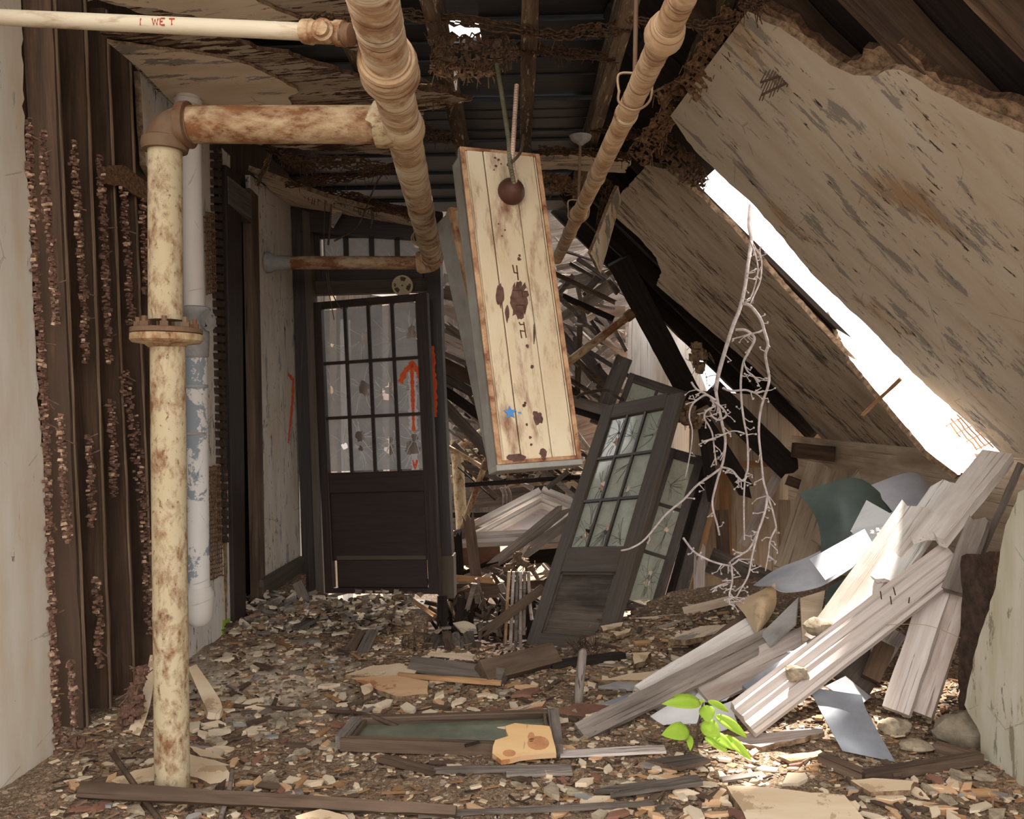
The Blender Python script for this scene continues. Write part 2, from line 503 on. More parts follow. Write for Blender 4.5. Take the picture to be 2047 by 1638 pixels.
M['key'] = flat('plaster_key_rusty', C(128, 96, 80), C(78, 56, 46), .95, 0, 70)
M['keyw'] = flat('plaster_key_pale', C(196, 168, 142), C(150, 112, 86), .95, 0, 40)
M['torn'] = flat('broken_plaster_edge', C(150, 124, 98), C(72, 54, 40), .95, 0, 30)
M['brick'] = flat('brown_lath_back', C(74, 58, 48), C(40, 31, 26), .95, 0, 24)
M['stud'] = wood('stud_dark_brown', C(56, 43, 34), C(98, 76, 59), C(70, 54, 43))
M['stud_edge'] = wood('stud_edge_pale', C(150, 128, 106), C(104, 82, 64))
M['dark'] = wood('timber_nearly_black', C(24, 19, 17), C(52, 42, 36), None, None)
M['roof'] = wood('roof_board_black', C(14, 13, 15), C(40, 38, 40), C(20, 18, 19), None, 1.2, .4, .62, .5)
M['joist'] = wood('joist_whitewashed', C(84, 66, 52), C(136, 118, 98), C(66, 50, 38), C(176, 160, 140), 2, .9, .58)
M['rafter'] = wood('rafter_brown', C(58, 45, 36), C(98, 76, 58), C(44, 34, 28))
M['door'] = wood('door_dark_varnish', C(36, 27, 24), C(60, 46, 40), C(46, 36, 32), C(104, 94, 88), 1.2, .5, .72, .4)
M['door2'] = wood('door_grey_brown', C(66, 58, 52), C(96, 86, 77), C(80, 68, 56), C(124, 116, 108), 1.2, .7, .68, .3)
M['sash'] = wood('sash_grey', C(88, 80, 76), C(120, 110, 104), C(76, 68, 64), C(176, 170, 166), 1.4, .7, .66)
M['grey'] = wood('weathered_grey', C(110, 100, 92), C(152, 140, 130), C(86, 76, 68), C(58, 50, 44), 1.2, .85, .66, crack=True)
M['grey2'] = wood('weathered_dark_grey', C(72, 64, 58), C(116, 104, 94), C(56, 48, 42), None, crack=True)
M['silver'] = wood('weathered_silver_pink', C(176, 160, 150), C(204, 194, 188), C(142, 122, 108), C(84, 68, 58), 1.0, .85, .7, crack=True)
M['white'] = wood('board_white_paint', C(206, 198, 190), C(226, 220, 214), C(176, 160, 146), C(96, 82, 72), 1.0, .8, .66, crack=True)
M['beige'] = wood('board_beige', C(168, 148, 126), C(190, 172, 150), C(140, 118, 96), C(92, 74, 58), .8, .85, .7, crack=True)
M['tan'] = wood('board_tan', C(150, 112, 78), C(186, 146, 106), C(120, 86, 58), None)
M['brown'] = wood('board_brown', C(84, 68, 56), C(116, 96, 80), C(66, 52, 42), None, crack=True)
M['pipe'] = rusty('pipe_cream_rust', C(190, 176, 146), C(166, 146, 112), C(140, 90, 54), C(96, 72, 52), (6, 10, 10), .5, .6)
M['pipe_r'] = rusty('pipe_mostly_rust', C(188, 168, 134), C(166, 138, 104), C(140, 90, 54), C(92, 60, 38), (3, 6, 6), .42, .62)
M['fitting'] = rusty('fitting_brown_rust', C(120, 96, 74), C(100, 78, 60), C(122, 80, 52), C(76, 52, 38), (3, 3, 3), .5, .66)
M['wrap'] = wrapped('pipe_wrap_cream', C(212, 196, 168), C(182, 150, 116), C(128, 84, 56), C(88, 58, 42), .47)
M['wrap2'] = wrapped('pipe_wrap_tan', C(200, 174, 142), C(172, 138, 104), C(136, 96, 68), C(96, 68, 50), .48)
M['whitepipe'] = rusty('pipe_white', C(200, 190, 168), C(180, 162, 134), C(160, 120, 86), C(112, 78, 54), (1.5, 6, 6), .56, .68)
M['drain'] = plaster('drain_pipe_paint', C(196, 188, 180), C(186, 176, 166), C(150, 150, 152), C(110, 108, 108), 3, 7, .74, .8)
M['drainpeel'] = plaster('drain_pipe_peeling', C(206, 200, 194), C(192, 184, 176), C(132, 136, 142), C(96, 98, 102), 6, 7, .52, .72)
M['drainhub'] = flat('drain_hub_grey', C(150, 146, 142), C(112, 108, 104), .7)
M['fixface'] = rusty('fixture_face_cream', C(208, 197, 172), C(186, 158, 122), C(146, 100, 68), C(96, 62, 48), (1.5, 5, 5), .53, .68, .5)
M['fixtrim'] = rusty('fixture_trim_rust', C(196, 166, 128), C(176, 130, 96), C(140, 82, 54), C(92, 56, 42), (3, 3, 3), .44, .64)
M['fixside'] = flat('fixture_side_grey', C(150, 146, 138), C(124, 120, 112), .55, .1, 6)
M['rustdark'] = flat('rust_dark_purple', C(104, 76, 66), C(70, 48, 40), .9, 0, 30)
M['groove'] = flat('groove_rust', C(92, 58, 42), C(58, 38, 30), .9, 0, 20)
M['ball'] = flat('ball_joint_brown', C(92, 60, 48), C(60, 38, 32), .5, .3, 14)
M['flexg'] = flat('flex_conduit_green', C(120, 114, 90), C(88, 84, 66), .5, .3, 10)
M['flexp'] = flat('flex_conduit_pink', C(196, 168, 148), C(150, 122, 104), .5, .3, 10)
M['blue'] = flat('blue_paint', C(70, 120, 178), C(92, 138, 186), .6)
M['orange'] = flat('orange_spray', C(228, 98, 52), C(206, 84, 46), .7, 0, 14)
M['halo'] = flat('spray_overspray', C(214, 208, 208), C(196, 186, 184), .8)
M['redpaint'] = flat('red_marker', C(172, 72, 52), C(150, 60, 44), .7)
M['cream'] = flat('cream_enamel', C(206, 192, 156), C(192, 176, 140), .5)
M['black'] = flat('black_gap', C(20, 16, 14), C(30, 25, 22), .9)
M['disc'] = flat('disc_sector_brown', C(98, 86, 66), C(84, 72, 54), .7)
M['wire'] = flat('wire_dark', C(60, 48, 40), C(84, 66, 54), .7, .2)
M['wirelight'] = flat('wire_light', C(170, 144, 116), C(134, 108, 84), .6, .2)
M['ivory'] = flat('vine_bark_pale', C(212, 200, 198), C(160, 146, 136), .8, 0, 30)
M['twig'] = flat('twig_brown', C(92, 74, 60), C(62, 48, 38), .85, 0, 20)
M['zinc'] = flat('sheet_metal_zinc', C(196, 196, 200), C(160, 160, 168), .45, .25, 3, .4)
M['zincd'] = flat('sheet_metal_grey', C(150, 152, 158), C(120, 122, 128), .5, .2, 3, .4)
M['stain'] = flat('brown_water_stain', C(196, 142, 98), C(166, 112, 78), .8, 0, 16)
M['green'] = flat('sheet_metal_green', C(74, 86, 78), C(52, 62, 56), .5, .1, 3, .4)
M['tanmetal'] = rusty('sheet_metal_tan', C(206, 188, 160), C(176, 140, 100), C(140, 92, 56), C(92, 60, 40), (2, 3, 3), .56, .7, .5)
M['speck'] = plaster('plate_speckled', C(120, 120, 120), C(104, 104, 104), C(206, 206, 204), C(60, 58, 56), 5, 5, .64, .78)
M['paper'] = flat('paper_white', C(226, 224, 224), C(204, 200, 200), .8, 0, 3)
M['paleplate'] = plaster('plaster_fragment', C(218, 200, 174), C(200, 172, 138), C(176, 150, 120), C(110, 82, 58), 4, 5, .62, .74)
M['orangeplate'] = plaster('plaster_fragment_orange', C(202, 168, 132), C(186, 142, 104), C(160, 106, 70), C(112, 72, 50), 3, 4, .6, .74)
M['stained'] = plaster('plaster_fragment_stained', C(224, 190, 142), C(214, 166, 108), C(150, 88, 58), C(120, 66, 44), 2, 3, .66, .84, C(140, 78, 52))
M['redplate'] = flat('red_brown_plate', C(138, 98, 80), C(108, 76, 62), .8, 0, 6)
M['slate'] = flat('slate_grey', C(160, 156, 152), C(126, 122, 118), .7, 0, 6)
M['stone'] = flat('concrete_lump', C(176, 160, 136), C(112, 98, 82), .95, 0, 24)
M['stone2'] = flat('concrete_mossy', C(134, 122, 104), C(92, 82, 68), .95, 0, 18)
M['dirt'] = flat('dry_dirt_clod', C(142, 116, 92), C(92, 72, 56), .95, 0, 24)
M['glassgreen'] = flat('dirty_green_glass', C(92, 96, 80), C(116, 118, 98), .25, 0, 5, .5)
M['pediment'] = rusty('pediment_paint', C(206, 200, 206), C(212, 190, 172), C(176, 136, 114), C(120, 92, 80), (1.5, 4, 4), .56, .7)
M['hair'] = flat('root_fibre', C(120, 98, 80), C(72, 56, 44), .95, 0, 20)

def mat_floor():
    n = NT('floor_dirt_chips_sun_patch')
    v = n.vec((1, 1, 1), False)
    dirt = n.mix(n.ramp(n.noise(v, 3.2, 6, .65), [(.35, 0), (.65, 1)]), C(116, 92, 72), C(170, 144, 116))
    fine = n.noise(v, 60, 6, .75)
    dirt = n.mix(n.ramp(fine, [(.38, 0), (.66, 1)]), C(78, 60, 46), dirt)
    for sc, cov, cols in ((38, .74, [(0, C(214, 198, 176)), (.5, C(186, 150, 116)), (.8, C(150, 104, 76))]), (75, .6, [(0, C(206, 190, 168)), (.6, C(160, 128, 98)), (.9, C(120, 96, 78))]), (140, .5, [(0, C(220, 206, 186)), (.6, C(150, 126, 104))])):
        t = n.n('ShaderNodeTexVoronoi'); t.inputs['Scale'].default_value = sc
        wv = n.n('ShaderNodeVectorMath'); wv.operation = 'MULTIPLY_ADD'
        tn = n.n('ShaderNodeTexNoise'); tn.inputs['Scale'].default_value = sc * .6; n.l(v, tn.inputs['Vector'])
        n.l(tn.outputs['Color'], wv.inputs[0]); wv.inputs[1].default_value = (.04, .04, .04); n.l(v, wv.inputs[2]); n.l(wv.outputs[0], t.inputs['Vector'])
        sx = n.n('ShaderNodeSeparateColor'); n.l(t.outputs['Color'], sx.inputs[0])
        m1 = n.ramp(sx.outputs[0], [(cov, 0), (cov + .01, 1)])
        m2 = n.ramp(t.outputs['Distance'], [(.42, 1), (.5, 0)])
        mm = n.mix(1.0, n.mix(1.0, m1, m2, 'MULTIPLY'), (.62, .62, .62, 1), 'MULTIPLY')
        dirt = n.mix(mm, dirt, n.ramp(sx.outputs[1], cols))
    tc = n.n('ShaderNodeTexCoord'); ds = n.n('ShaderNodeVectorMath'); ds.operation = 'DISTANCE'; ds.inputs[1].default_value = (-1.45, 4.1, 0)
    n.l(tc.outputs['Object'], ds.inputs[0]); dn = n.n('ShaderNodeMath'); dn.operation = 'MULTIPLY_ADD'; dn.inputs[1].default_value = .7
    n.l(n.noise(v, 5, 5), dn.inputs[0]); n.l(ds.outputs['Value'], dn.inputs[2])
    dirt = n.mix(n.ramp(dn.outputs[0], [(.5, .8), (.98, 0)]), dirt, C(218, 204, 184))  # pool of sunlight near the left wall, painted into the floor colour
    return n.fin(dirt, n.bump(fine, .7, .01), .95)
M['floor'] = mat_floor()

def mat_glass(name, dusty, tint, fac):
    n = NT(name)
    tr = n.n('ShaderNodeBsdfTransparent'); gl = n.n('ShaderNodeBsdfGlossy'); df = n.n('ShaderNodeBsdfDiffuse')
    gl.inputs['Roughness'].default_value = .08; df.inputs['Color'].default_value = dusty; tr.inputs['Color'].default_value = tint
    f = n.noise(n.vec((1, 1, 1)), 6, 5, .7)
    m1 = n.n('ShaderNodeMixShader'); n.l(n.ramp(f, [(.3, fac - .12), (.75, fac + .14)]), m1.inputs[0]); n.l(tr.outputs[0], m1.inputs[1]); n.l(df.outputs[0], m1.inputs[2])
    m2 = n.n('ShaderNodeMixShader'); m2.inputs[0].default_value = .08; n.l(m1.outputs[0], m2.inputs[1]); n.l(gl.outputs[0], m2.inputs[2])
    n.l(m2.outputs[0], n.out.inputs[0]); return n.m
M['glass'] = mat_glass('glass_dusty_grey', C(206, 204, 204), (.75, .75, .75, 1), .56)
M['glass2'] = mat_glass('glass_dusty_green', C(206, 212, 200), (.84, .88, .84, 1), .5)
M['crack'] = flat('glass_crack_white', C(226, 226, 228), C(200, 200, 204), .4)
M['crackd'] = flat('glass_crack_dark', C(92, 92, 88), C(70, 68, 64), .4)
def mat_leaf():
    n = NT('leaf_bright_green')
    f = n.noise(n.vec((1, 1, 1)), 18, 3)
    col = n.mix(f, C(150, 190, 52), C(190, 214, 88))
    tl = n.n('ShaderNodeBsdfTranslucent'); n.l(col, tl.inputs['Color'])
    n.fin(col, None, .5)
    m = n.n('ShaderNodeMixShader'); m.inputs[0].default_value = .4
    n.l(n.b.outputs[0], m.inputs[1]); n.l(tl.outputs[0], m.inputs[2]); n.l(m.outputs[0], n.out.inputs[0]); return n.m
M['leaf'] = mat_leaf()
# ------------------------------------------------------------------ the setting
WL = plane(V(-1.88, 2, 0), V(-1.88, 5, 0), V(-1.95, 3, 2.8))          # left wall
CE = plane(V(-1.88, 3.54, 2.86), V(-1.88, 6.2, 2.74), V(0, 4.5, 2.84))  # flat ceiling
pA = P(1495, 22, 3.12); pB = P(1340, 232, 4.26); pC = P(2047, 925, 4.42)
SL = plane(pA, pB, pC)                                               # sloping ceiling on the right
hD = (pB - pA).normalized(); nS = SL[1]
fD = nS.cross(hD).normalized()
if fD.z > 0: fD = -fD
def sp(t, d, off=0.0): return pA + hD * t + fD * d + nS * off
UP = V(0, 0, 1)

def build_floor():
    hole = [F(*q) for q in ((600, 1196), (700, 1214), (800, 1222), (858, 1232), (838, 1252), (790, 1264), (764, 1276), (768, 1300), (850, 1316), (1000, 1324), (1060, 1312), (1120, 1304), (1200, 1262), (1262, 1222), (1300, 1200))]
    hp = [(q.x, q.y) for q in hole] + [(3.0, 5.9), (3.0, 9), (-3, 9), (-3, 6.25), (-1.9, 6.3)]
    def inside(x, y):
        c = False; k = len(hp)
        for i in range(k):
            (x0, y0), (x1, y1) = hp[i], hp[(i + 1) % k]
            if (y0 > y) != (y1 > y) and x < (x1 - x0) * (y - y0) / (y1 - y0) + x0: c = not c
        return c
    b = MB(); st = .028; nx = int(5.0 / st); ny = int(6.0 / st); x0, y0 = -2.2, .4
    vs = [V(x0 + i * st, y0 + q * st, H(x0 + i * st, y0 + q * st)) for q in range(ny + 1) for i in range(nx + 1)]
    keep = {}
    for q in range(ny):
        for i in range(nx):
            x, y = x0 + (i + .5) * st, y0 + (q + .5) * st
            keep[i, q] = not inside(x + .03 * noise.noise(V(x * 12, y * 12, 0)), y + .04 * noise.noise(V(x * 12, y * 12, 4)))
    I = lambda i, q: q * (nx + 1) + i
    fs = []
    nv = len(vs); low = {}
    def lo(k):
        if k not in low:
            low[k] = nv + len(low)
        return low[k]
    for (i, q), ok in keep.items():
        if not ok: continue
        fs.append((I(i, q), I(i + 1, q), I(i + 1, q + 1), I(i, q + 1)))
        for (di, dq, a, c) in ((1, 0, (i + 1, q), (i + 1, q + 1)), (-1, 0, (i, q + 1), (i, q)), (0, 1, (i + 1, q + 1), (i, q + 1)), (0, -1, (i, q), (i + 1, q))):
            if not keep.get((i + di, q + dq), False):
                A, B_ = I(*a), I(*c); fs.append((B_, A, lo(A), lo(B_)))
    vs += [vs[k] - V(0, 0, .16) for k in sorted(low, key=lambda z: low[z])]
    b.add(vs, fs)
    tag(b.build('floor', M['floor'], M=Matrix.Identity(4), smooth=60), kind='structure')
    b = MB(); s = 22
    g = [(x, y) for y in range(14) for x in range(14)]
    b.add([V(-14 + 2.2 * x, 4.9 + 1.4 * y, -.75 + .12 * noise.noise(V(x, y, 0))) for x, y in g], [(y * 14 + x, y * 14 + x + 1, (y + 1) * 14 + x + 1, (y + 1) * 14 + x) for y in range(13) for x in range(13)])
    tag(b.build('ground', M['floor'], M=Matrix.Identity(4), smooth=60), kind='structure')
build_floor()
b = MB(); b.box(Matrix.Identity(4), -1.75, .45, 4.72, 7.4, -.52, -.42)  # dark slab added below the floor hole in place of its shade
tag(b.build('floor_void_shade', M['brick']), kind='structure')

def struct(name, px, pl, t, m, **k):
    k.setdefault('kind', 'structure')
    return slab(name, px, pl, t, m, **k)

struct('wall_left', [(-1500, -500), (40, -160), (44, 60), (50, 300), (61, 420), (66, 620), (75, 760), (85, 900), (91, 1050), (99, 1200), (105, 1400), (114, 1500), (119, 1600), (122, 1700), (-1500, 2900)], WL, .035, [M['wall'], M['torn']], u=UP, rag=.012, smooth=(0, 12, 13, 14))
struct('baseboard_left', [(-600, 2240), (112, 1578), (117, 1640), (-600, 2330)], WL, .02, M['white'], u=V(0, 1, 0), off=.016)
struct('wall_left_backing', [(-30, -260), (330, -60), (640, 330), (640, 1240), (320, 1460), (60, 1750)], WL, .03, M['stud'], u=UP, off=-.15)
struct('wall_left_plaster', [(280, 142), (345, 203), (426, 280), (430, 480), (438, 800), (446, 1100), (452, 1290), (420, 1330), (378, 1368), (370, 1200), (352, 700), (332, 400), (292, 330)], WL, .03, [M['wall2'], M['torn']], u=UP, rag=.008, smooth=(0, 1))
struct('wall_left_strip', [(444, 296), (460, 312), (464, 700), (470, 1282), (454, 1300), (455, 900), (452, 500)], WL, .03, [M['wall2'], M['torn']], u=UP, rag=.005)
struct('wall_left_far', [(500, 350), (586, 414), (612, 1182), (524, 1242)], WL, .03, M['wall2'], u=UP)
struct('baseboard_left_far', [(527, 1172), (608, 1122), (611, 1190), (529, 1240)], WL, .02, M['door2'], u=V(0, 1, 0), off=.03)
struct('trim_1', [(527, 1160), (608, 1112), (608, 1124), (527, 1174)], WL, .03, M['door2'], u=V(0, 1, 0), off=.045)
struct('trim_2', [(452, 330), (482, 352), (492, 1256), (470, 1280)], WL, .03, M['door'], u=UP, off=.025)
struct('trim_3', [(500, 376), (516, 392), (532, 1236), (518, 1250)], WL, .05, M['brown'], u=UP, off=.02)
struct('trim_4', [(456, 352), (502, 388), (503, 446), (458, 408)], WL, .05, M['grey2'], u=V(0, 1, 0), off=.03)
struct('doorway_shade', [(470, 380), (520, 420), (530, 1262), (475, 1300)], WL, .02, M['black'], u=UP, off=-.12)  # black sheet standing in for the shade inside the open doorway
# flat ceiling: lath with plaster left on it
struct('ceiling_lath', [(200, 66), (300, 62), (420, 74), (560, 104), (700, 150), (800, 172), (880, 186), (945, 200), (890, 214), (848, 222), (832, 304), (812, 314), (640, 302), (462, 286), (430, 285), (345, 205)], CE, .02, [M['lathplaster'], M['lath']], u=V(1, -.16, 0), rag=.03, smooth=(13, 14, 15), wavy=.02)
struct('ceiling_plaster', [(214, 84), (300, 96), (420, 112), (500, 131), (560, 160), (597, 184), (576, 196), (584, 214), (520, 240), (400, 262), (345, 206), (284, 142)], CE, .014, [M['ceil'], M['torn']], u=V(1, -.16, 0), rag=.015, smooth=(9, 10, 11), off=.02)
struct('ceiling_near_lath', [(100, -200), (150, -20), (175, 6), (310, 26), (440, 52), (600, 66), (700, 100), (760, 100), (780, -10), (600, -200)], CE, .02, [M['lathplaster'], M['lath']], u=V(1, -.16, 0), rag=.03, wavy=.02)
struct('ceiling_near_plaster', [(120, -200), (172, -6), (330, 22), (450, 44), (600, 40), (520, 6), (455, -20), (430, -200)], CE, .014, [M['ceil'], M['torn']], u=V(1, -.16, 0), rag=.015, off=.022)
struct('ceiling_far_strip', [(496, 340), (560, 362), (660, 398), (760, 424), (845, 444), (845, 456), (760, 442), (660, 424), (590, 416), (575, 410)], plane(P(500, 350, 5.3), P(585, 410, 6.1), P(845, 450, 6.0)), .03, [M['ceil'], M['torn']], rag=.01)

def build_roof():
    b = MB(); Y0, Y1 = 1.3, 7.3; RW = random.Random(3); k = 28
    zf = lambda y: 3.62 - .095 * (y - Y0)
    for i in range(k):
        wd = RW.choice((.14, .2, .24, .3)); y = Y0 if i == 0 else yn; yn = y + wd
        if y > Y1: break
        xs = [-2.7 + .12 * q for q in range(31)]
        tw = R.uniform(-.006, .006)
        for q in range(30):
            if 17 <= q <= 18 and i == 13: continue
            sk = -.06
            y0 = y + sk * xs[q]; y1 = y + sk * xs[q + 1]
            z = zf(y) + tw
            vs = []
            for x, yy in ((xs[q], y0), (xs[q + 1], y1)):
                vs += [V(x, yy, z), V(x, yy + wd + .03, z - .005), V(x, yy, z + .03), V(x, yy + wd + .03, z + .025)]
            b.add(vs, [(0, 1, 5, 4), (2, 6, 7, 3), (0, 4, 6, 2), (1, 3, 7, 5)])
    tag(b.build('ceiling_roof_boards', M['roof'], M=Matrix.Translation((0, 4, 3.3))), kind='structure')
build_roof()

# sloping ceiling: two plaster panels with a gap to the sky between them
struct('ceiling_slope', [(1495, 22), (1340, 232), (1388, 300), (1440, 350), (1505, 408), (1560, 470), (1620, 545), (1700, 622), (1722, 640), (1850, 770), (1985, 890), (2140, 1045), (2500, 1300), (2500, 640), (2140, 320), (2047, 266), (1985, 240), (1930, 215), (1900, 196), (1860, 178), (1800, 140), (1770, 141), (1735, 151), (1705, 150), (1660, 130), (1620, 100), (1560, 55)], SL, .03, [M['slope'], M['torn']], u=fD, rag=.01, smooth=(0, 10, 11, 12, 13))
struct('ceiling_slope_torn_edge', [(1480, 40), (1495, 0), (1540, 16), (1600, 60), (1640, 92), (1690, 128), (1724, 112), (1756, 92), (1800, 88), (1840, 122), (1900, 168), (1950, 186), (2047, 214), (2200, 300), (2200, 380), (2047, 280), (1930, 230), (1800, 160), (1700, 170), (1600, 110)], SL, .03, [M['torn'], M['lath']], u=fD, rag=.03, off=-.032)
struct('ceiling_slope_far', [(1236, 392), (1262, 366), (1292, 330), (1330, 338), (1400, 394), (1460, 450), (1550, 558), (1700, 720), (1880, 908), (1892, 946), (1850, 946), (1760, 932), (1672, 926), (1660, 898), (1600, 828), (1500, 728), (1400, 645), (1312, 570), (1322, 545), (1312, 516), (1280, 478), (1228, 432)], SL, .03, [M['slope2'], M['torn']], u=fD, rag=.01)
struct('ceiling_slope_sheathing', [], SL, .03, M['dark']) if False else None
def slope_rect(name, t0, t1, d0, d1, off, m):
    M_ = frame(sp(t0, d0, off), fD, z=nS)
    b = MB(); q = [sp(t0, d0, off), sp(t0, d1, off), sp(t1, d1, off), sp(t1, d0, off)]
    Mi = M_.inverted(); b.prism(M_, [(Mi @ x)[:2] for x in q], -.03, 0)
    tag(b.build(name, m, M=M_), kind='structure')
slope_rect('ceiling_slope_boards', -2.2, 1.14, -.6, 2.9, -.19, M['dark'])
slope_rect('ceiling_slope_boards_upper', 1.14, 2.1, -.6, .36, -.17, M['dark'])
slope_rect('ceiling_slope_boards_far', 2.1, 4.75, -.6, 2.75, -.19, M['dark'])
# pale wall of the dormer seen through the lower end of the gap
struct('wall_dormer', [(1655, 622), (1720, 628), (1830, 730), (2000, 880), (1985, 920), (1915, 950), (1850, 900), (1700, 720)], plane(P(1700, 660, 5.5), P(1900, 850, 5.0), P(1900, 800, 5.4)), .03, [M['white'], M['torn']], u=V(1, 0, -.4), rag=.01)
# low wall under the slope
def wall_right():
    b = MB(); q = [sp(-1.5, 2.52), sp(4.2, 2.52)]
    M_ = frame(q[0] - V(0, 0, 1.4), q[1] - q[0], z=V(-1, -.1, 0)); L = (q[1] - q[0]).length
    b.prism(M_, [(0, 0), (L, 0), (L, -1.4), (0, -1.4)], -.03, 0)
    tag(b.build('wall_right', M['beige'], M=M_ ), kind='structure')
wall_right()
pRC = plane(P(1935, 1300, 3.35), P(2047, 1300, 3.0), P(1935, 1000, 3.35))
struct('wall_right_stub', [(2300, 850), (2120, 960), (2035, 985), (2010, 1050), (1998, 1120), (1985, 1190), (1962, 1260), (1940, 1350), (1928, 1410), (1960, 1470), (1963, 1536), (2050, 1575), (2300, 1700)], pRC, .06, [M['mossy'], M['stone2']], u=UP, rag=.012, smooth=(0, 10, 11, 12))
# far end: door frame of the hall
YF = 6.15
fp = plane(V(-2, YF, 0), V(0, YF, 0), V(0, YF, 2))
struct('trim_5', [(582, 412), (606, 418), (634, 1196), (606, 1200)], fp, .12, M['door'], u=UP)
struct('trim_6', [(604, 420), (618, 424), (648, 1196), (632, 1198)], fp, .12, M['door2'], u=UP, off=.03)
struct('trim_7', [(600, 418), (868, 448), (868, 478), (600, 462)], fp, .12, M['door'], u=V(1, 0, 0), off=.02)
struct('trim_8', [(846, 440), (878, 444), (884, 700), (904, 1118), (876, 1118), (862, 700)], fp, .14, M['door'], u=UP, off=.05)
struct('trim_9', [(874, 1112), (906, 1112), (908, 1197), (880, 1197)], fp, .15, M['door2'], u=UP, off=.06)
struct('wall_far', [(560, 480), (1000, 470), (1010, 1010), (560, 1230)], plane(V(-3, 9.2, 0), V(0, 9.2, 0), V(0, 9.2, 2)), .05, M['grey2'], u=UP)
struct('wall_far_white', [(1262, 560), (1330, 560), (1420, 800), (1450, 1200), (1226, 1200), (1250, 790)], plane(V(0, 8.4, 0), V(1, 8.3, 0), V(0, 8.4, 2)), .05, M['white'], u=UP)
struct('wall_far_panelling', [(1380, 780), (1660, 800), (1700, 1210), (1370, 1210)], plane(V(1, 7.9, 0), V(2, 7.6, 0), V(1, 7.9, 2)), .04, M['beige'], u=UP)
struct('trim_10', [(556, 372), (884, 424), (884, 470), (556, 436)], fp, .05, M['dark'], u=V(1, 0, 0), off=-.06)
struct('wall_far_ruin', [(1000, 770), (1270, 770), (1250, 1170), (1110, 1170), (1010, 1010)], plane(V(-1, 10.4, 0), V(1, 10.4, 0), V(-1, 10.6, 2)), .05, M['brown'], u=V(1, 0, .3))
struct('wall_far_backing', [(840, 370), (1310, 330), (1300, 560), (1268, 800), (1000, 760)], plane(V(-1, 11, 0), V(1, 11, 0), V(-1, 11.4, 2)), .05, M['grey2'], u=V(1, 0, .2))
# ------------------------------------------------------------------ structure that is countable: joists, rafters, studs
for k, (nm, y0, y1) in enumerate((('leftmost, half hidden by the ceiling plaster', 3.6, 6.5), ('second from the left, above the wrapped pipe', 2.0, 6.5), ('third from the left, beside the two flexible conduits', 1.8, 6.5), ('fourth from the left, crossed by the thin hanger rod', 1.8, 6.5), ('rightmost, where flat and sloping ceiling meet', 1.8, 5.4))):
    X = lambda y: -.116 + .4 * (k - 2) - .05 * (y - 3.35)
    board('ceiling_joist', V(X(y0), y0, 3.03), V(X(y1), y1, 3.0), .07, .15, M['joist'], nrm=V(0, 0, -1), label='whitewashed ceiling joist ' + nm, cat='joist', group='joists of the stripped ceiling', j=.003)
rl = ['nearest the corner, top right of the picture', 'second from the top right corner', 'third from the top right corner', 'fourth from the top right corner, over the torn plaster', 'just above the highest corner of the plaster slope', 'hidden behind the near plaster slope', 'at the near side of the sky gap', 'at the far side of the sky gap', 'showing at the hole in the far slope', 'along the dark underside of the far slope', 'deepest in the dark, beyond the far slope', 'last one, broken off above the panelled boards']
for k, t in enumerate((-1.6, -1.2, -.8, -.4, 0.0, .4, 1.08, 2.16, 2.7, 3.3, 3.9, 4.5)):
    board('roof_rafter', sp(t, -.35, -.1), sp(t, 2.62, -.1), .055, .15, M['rafter'] if t < 1 else M['dark'], nrm=nS, label='sloping roof rafter ' + rl[k], cat='rafter', group='rafters of the sloping roof', j=.004, sp1=.08 if t > 2 else 0)

def key_strip(parent, segs, off=.012):
    for seg in segs:
        b = MB()
        *pl_, wpx = seg
        for (x0, y0), (x1, y1) in zip(pl_, pl_[1:]):
            n = int(math.hypot(x1 - x0, y1 - y0) / 2.1)
            for i in range(n):
                f = (i + R.random()) / max(1, n)
                px = x0 + (x1 - x0) * f + 3 * noise.noise(V(y0 * .03 + f * 4, 1, 0)); py = y0 + (y1 - y0) * f
                c = hit(px + R.uniform(-.5, .5) * wpx * .6, py, WL, off + R.uniform(-.006, .014))
                s = R.uniform(.005, .0115)
                b.lump(c, s, s * R.uniform(.7, 1.6), s * R.uniform(.4, .8), mi=1 if R.random() < .17 else 0)
            for i in range(n // 26):
                f = R.random(); c = hit(x0 + (x1 - x0) * f, y0 + (y1 - y0) * f, WL, off)
                e = c + V(R.uniform(0, .05), R.uniform(-.05, .05), R.uniform(-.05, .02)); b.tube([c, e], .003, 4)
        b.build('plaster_key_strip', [M['key'], M['keyw']], parent)
ST = [((78, -40), (152, 1570), 'first', [[(85, 262), (92, 400), (105, 520), (112, 650), 17], [(118, 830), (128, 960), (136, 1085), 20], [(140, 1320), (149, 1455), 11]]),
      ((140, -40), (197, 1490), 'second', [[(147, 280), (157, 450), (165, 560), (172, 725), 17], [(178, 870), (185, 1055), 18], [(190, 1155), (198, 1250), (196, 1335), 22]]),
      ((187, 20), (245, 1410), 'third', [[(200, 310), (208, 480), (214, 640), (218, 725), 15], [(222, 800), (226, 900), (228, 995), 20]]),
      ((233, 80), (284, 1330), 'fourth', [[(245, 376), (255, 500), (262, 650), 17], [(248, 740), (258, 800), (272, 880), (278, 960), 34]]),
      ((280, 130), (304, 1300), 'fifth', [[(283, 395), (290, 520), (292, 590), 15], [(282, 960), (292, 1080), (301, 1270), 26]])]
